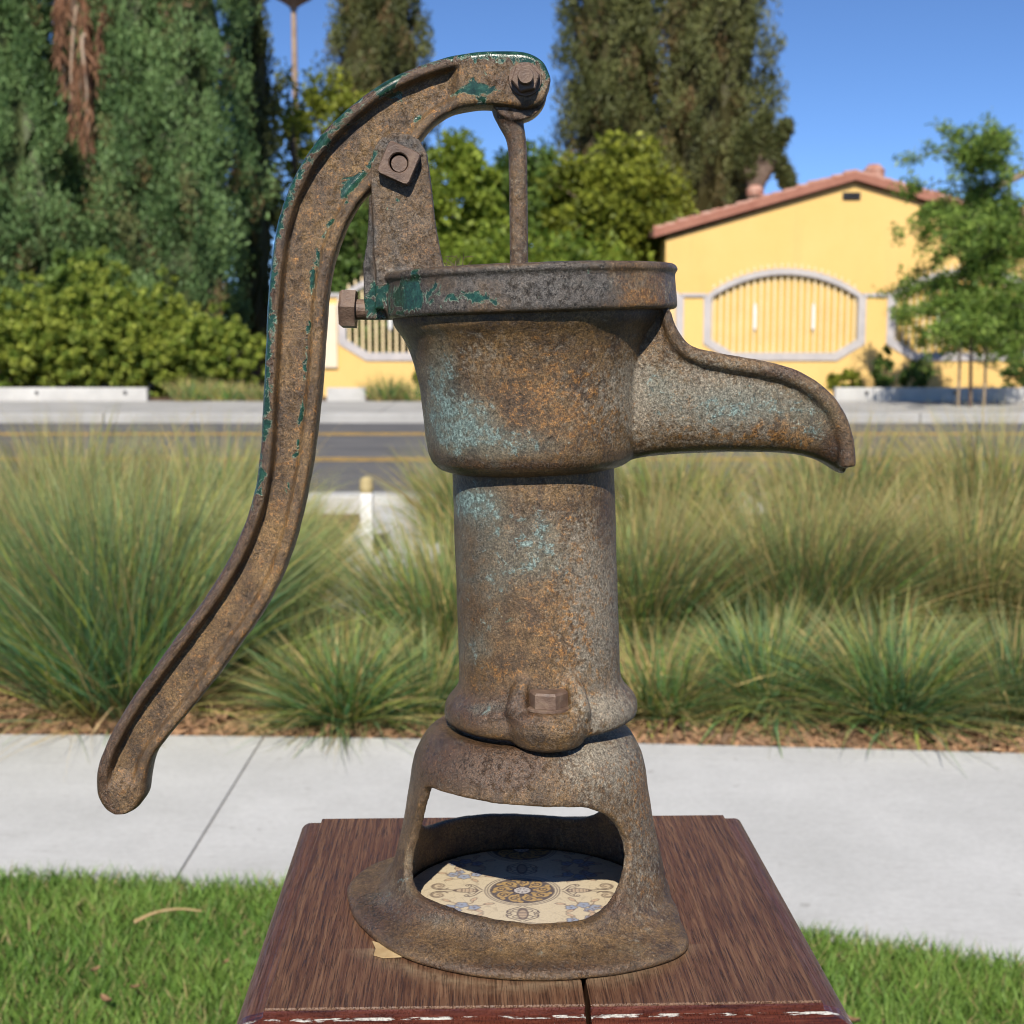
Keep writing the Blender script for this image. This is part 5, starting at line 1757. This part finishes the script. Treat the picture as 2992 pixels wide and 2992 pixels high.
# grasses on the far pavement
FARG = [(560, 1192, 24.98, .55, "dry grass tuft at the end of the left planter wall"), (660, 1192, 25.1, .45, "low grass tuft left of the yellow wall"), (760, 1190, 25.0, .40, "low dry grass tuft in front of the dark gap"), (1130, 1195, 24.98, .62, "upright grass tuft in front of the left grille"), (1215, 1195, 25.0, .4, "small grass tuft behind the reservoir flank")]
for q, (u, v, Y, L, lab) in enumerate(FARG):
    r = np.random.default_rng(200 + q)
    b = at(u, v, Y); b[2] = 0.12
    t = thing("grass_tuft", tuple(b), lab, "grass clump", "grass tufts along the far pavement")
    V, F, T = blades(420, b, 0.28, L, 0.6, 0.22, 0.016, r, .45, .8, 4, (0, 0), 0.6)
    part(t, "blades", V, F, BLADE, False, T)

# white marker post, stone and dark valve box in the bed
b = gz(1074, 1655); b[2] = 0
mp = thing("marker_post", tuple(b), "short white marker post with yellow cap in the planting bed", "post")
k = mpp(b)
ztop_ = at(1074, 1440, b[1])[2]
part(mp, "post", *bevel_box(b[0] - 0.034, b[0] + 0.034, b[1] - 0.034, b[1] + 0.034, -0.02, ztop_, 0.006), WHITEPAINT)
part(mp, "cap", *tube([(b[0], b[1], ztop_ + 0.001), (b[0], b[1], ztop_ + 0.03), (b[0], b[1], ztop_ + 0.075), (b[0], b[1], ztop_ + 0.09)], [0.034, 0.04, 0.036, 0.012], 14), YELLOWCAP)
b = gz(1108, 1610, 0.05)
vb = thing("valve_box", tuple(b), "small dark irrigation box standing on the concrete path", "box")
part(vb, "body", *bevel_box(b[0] - 0.045, b[0] + 0.045, b[1], b[1] + 0.09, 0.048, 0.125, 0.008), DARKMETAL)
part(vb, "lid", *bevel_box(b[0] - 0.052, b[0] + 0.052, b[1] - 0.007, b[1] + 0.097, 0.126, 0.138, 0.004), DARKMETAL)
b = gz(1882, 1775)
bm = bmesh.new(); bmesh.ops.create_icosphere(bm, subdivisions=3, radius=0.05)
V, F = from_bm(bm)
V = lump(V * np.array([0.9, 0.8, 1.0]), 0.010, 40, 9) + np.array([b[0], b[1], 0.035])
solo("pale_stone", V, F, STONE, (b[0], b[1], 0), True, label="pale rounded stone between the grass clumps right of the barrel", cat="stone")

# ------------------------------------------------------------------ mulch chips
n = 15000
r = np.random.default_rng(41)
x = r.random(n) * 5.2 - 2.6
y = np.asarray(curve_y(far_edge, x)) + 0.015 + r.random(n) ** 1.6 * 2.2
P = np.stack([x, y, -0.002 + 0.014 * r.random(n)], 1)
a = r.random(n) * 6.283
A = np.stack([np.cos(a), np.sin(a), 0.35 * r.normal(size=n)], 1) * (0.010 + 0.022 * r.random(n))[:, None]
B = np.stack([-np.sin(a), np.cos(a), 0.35 * r.normal(size=n)], 1) * (0.004 + 0.006 * r.random(n))[:, None]
H_ = np.array([0, 0, 0.004])
V = np.stack([P - A - B, P + A - B, P + A + B, P - A + B, P - A * .8 + H_, P + A * .8 + H_], 1).reshape(-1, 3)
o_ = np.arange(n)[:, None] * 6
F4 = np.concatenate([o_ + np.array([[0, 1, 5, 4]]), o_ + np.array([[2, 3, 4, 5]])])
F3 = np.concatenate([o_ + np.array([[1, 2, 5]]), o_ + np.array([[3, 0, 4]])])
cc = np.array([[0.30, 0.165, 0.085]]) * (0.35 + 1.0 * r.random((n, 1))) + np.array([[0.05, 0.045, 0.035]]) * r.random((n, 1))
solo("mulch_chips", V, [F4, F3], CHIPS, tint=np.repeat(cc, 6, 0), label="orange brown bark chips scattered over the planting bed", cat="mulch", kind="stuff")

# ------------------------------------------------------------------ lawn
def lawn_blades(n, xr, yr, r, wmul=1.0):
    x = xr[0] + (xr[1] - xr[0]) * r.random(n)
    edge = np.asarray(curve_y(near_edge, x))
    y = yr[0] + (yr[1] - yr[0]) * r.random(n)
    ok = y < edge - 0.004 + 0.02 * r.random(n) ** 3
    x, y = x[ok], y[ok]
    n = len(x)
    patch = np.sin(x * 9 + 1.3 * np.sin(y * 7)) * np.sin(y * 11 + x * 4)
    L = (0.034 + 0.030 * r.random(n)) * (1 + 0.15 * patch)
    az = r.random(n) * 6.283
    ln = 0.25 + 0.55 * r.random(n)
    t = np.array([0, 0.55, 1.0])
    O = np.stack([np.cos(az), np.sin(az), np.zeros(n)], 1)
    S = np.sin(ln)[:, None] * t + 0.25 * r.random((n, 1)) * t ** 2
    Z = np.cos(ln)[:, None] * t
    Pp = np.stack([x, y, np.full(n, -0.006)], 1)[:, None] + L[:, None, None] * (S[..., None] * O[:, None] + Z[..., None] * np.array([0, 0, 1.0]))
    wa = r.random(n) * 6.283
    Wd = np.stack([np.cos(wa), np.sin(wa), 0.2 * np.sin(wa)], 1) * (0.0016 + 0.0016 * r.random(n))[:, None] * wmul
    V = np.stack([Pp[:, 0] - Wd * .5, Pp[:, 0] + Wd * .5, Pp[:, 1] - Wd * .5, Pp[:, 1] + Wd * .5, Pp[:, 2]], 1).reshape(-1, 3)
    o_ = np.arange(n)[:, None] * 5
    F = np.concatenate([o_ + np.array([[0, 1, 3]]), o_ + np.array([[0, 3, 2]]), o_ + np.array([[2, 3, 4]])])
    h = np.clip(0.5 + 0.3 * patch + 0.25 * r.normal(size=n), 0, 1)[:, None]
    c = np.array([0.095, 0.205, 0.036]) * (1 - h) + np.array([0.225, 0.345, 0.066]) * h
    c = np.where(r.random((n, 1)) < 0.10, np.array([0.36, 0.30, 0.13]), c) * (0.75 + 0.5 * r.random((n, 1)))
    return V, F, np.repeat(c, 5, 0)


r = np.random.default_rng(51)
Vs, Fs, Ts = [], [], []
off = 0
for n, xr, yr, wm in ((70000, (-1.25, 1.25), (2.2, 3.6), 1.0), (60000, (-3.2, 3.2), (0.6, 3.6), 1.6)):
    V, F, T = lawn_blades(n, xr, yr, r, wm)
    Vs.append(V); Fs.append(F + off); Ts.append(T); off += len(V)
solo("lawn_grass", np.concatenate(Vs), np.concatenate(Fs), BLADE, tint=np.concatenate(Ts), label="short green lawn grass in front of the pavement", cat="lawn", kind="stuff")

# leaves and straws lying on the lawn
LEAFM = mat_simple("dead_leaf", (0.16, 0.085, 0.045), (0.30, 0.18, 0.10), 60, 0.8)
lv = [(278, 2835, 0.016, 0.9, "brown dead leaf on the lawn, lower left"), (395, 2885, 0.014, 0.3, "pale curled leaf on the lawn between two others"), (310, 2925, 0.024, 2.4, "tan torn leaf on the lawn at bottom left"), (660, 2812, 0.012, 1.2, "small tan leaf on the lawn beside the pedestal"), (2480, 2984, 0.030, 2.5, "orange brown leaf at the foot of the pedestal, lower right")]
for u, v, s, rot, lab in lv:
    s *= 0.75
    c = gz(u, v, 0.045)
    t = np.linspace(-1, 1, 7)
    V = []
    for a in t:
        w = s * 0.38 * math.sqrt(max(1 - a * a, 0.0)) + 0.0006
        for sd in (-1, 0, 1):
            V.append([a * s, sd * w, 0.25 * s * abs(sd) + 0.3 * s * a * a])
    V = np.array(V)
    R_ = np.array([[math.cos(rot), -math.sin(rot), 0], [math.sin(rot), math.cos(rot), 0], [0, 0, 1]])
    V = V @ R_.T
    F = []
    for q in range(6):
        for sd in range(2): F.append([q * 3 + sd, q * 3 + sd + 1, q * 3 + 4 + sd, q * 3 + 3 + sd])
    V2 = np.concatenate([V, V - np.array([0, 0, 0.0006])]); nF = len(V)
    F2 = F + [[a + nF for a in f[::-1]] for f in F]
    solo("dead_leaf", V2 + c, np.array(F2), LEAFM, tuple(c), True, label=lab, cat="leaf", group="dead leaves on the lawn")
pts = catmull([gz(392, 2695, 0.04), gz(450, 2668, 0.052), gz(520, 2656, 0.052), gz(590, 2662, 0.045)], 14)
V, F = tube(pts, np.linspace(0.0042, 0.0016, 14), 6, True, 0.4)
solo("straw_blade", V, F, CHIPWOOD, tuple(pts[0]), label="long dry straw blade lying on the lawn at left", cat="straw")
pts = catmull([gz(270, 2145, 0.012), gz(300, 2100, 0.05), gz(330, 2065, 0.07)], 10)
V, F = tube(pts, np.linspace(0.005, 0.002, 10), 6, True, 0.4)
solo("straw_blade", V, F, CHIPWOOD, tuple(pts[0]), label="dry tan blade leaning at the bed edge beside the handle tip", cat="straw")
# tuft of dry fibres caught on the cap
r = np.random.default_rng(61)
c = at(1338, 786, Y0 - 0.07)
geo = []
for q in range(16):
    a = c + np.array([r.normal() * 0.005, r.normal() * 0.004, -0.001])
    b_ = a + np.array([r.normal() * 0.006, r.normal() * 0.004, 0.003 + 0.006 * r.random()])
    m_ = (a + b_) / 2 + rand_dirs(1, r)[0] * 0.004
    geo.append(tube(catmull([a, m_, b_], 7), 0.00015, 4))
V, F = cat_geo(geo)
solo("fibre_tuft", V, F, BARK, tuple(c), label="tiny tuft of dry fibres caught on the pump cap", cat="tuft")
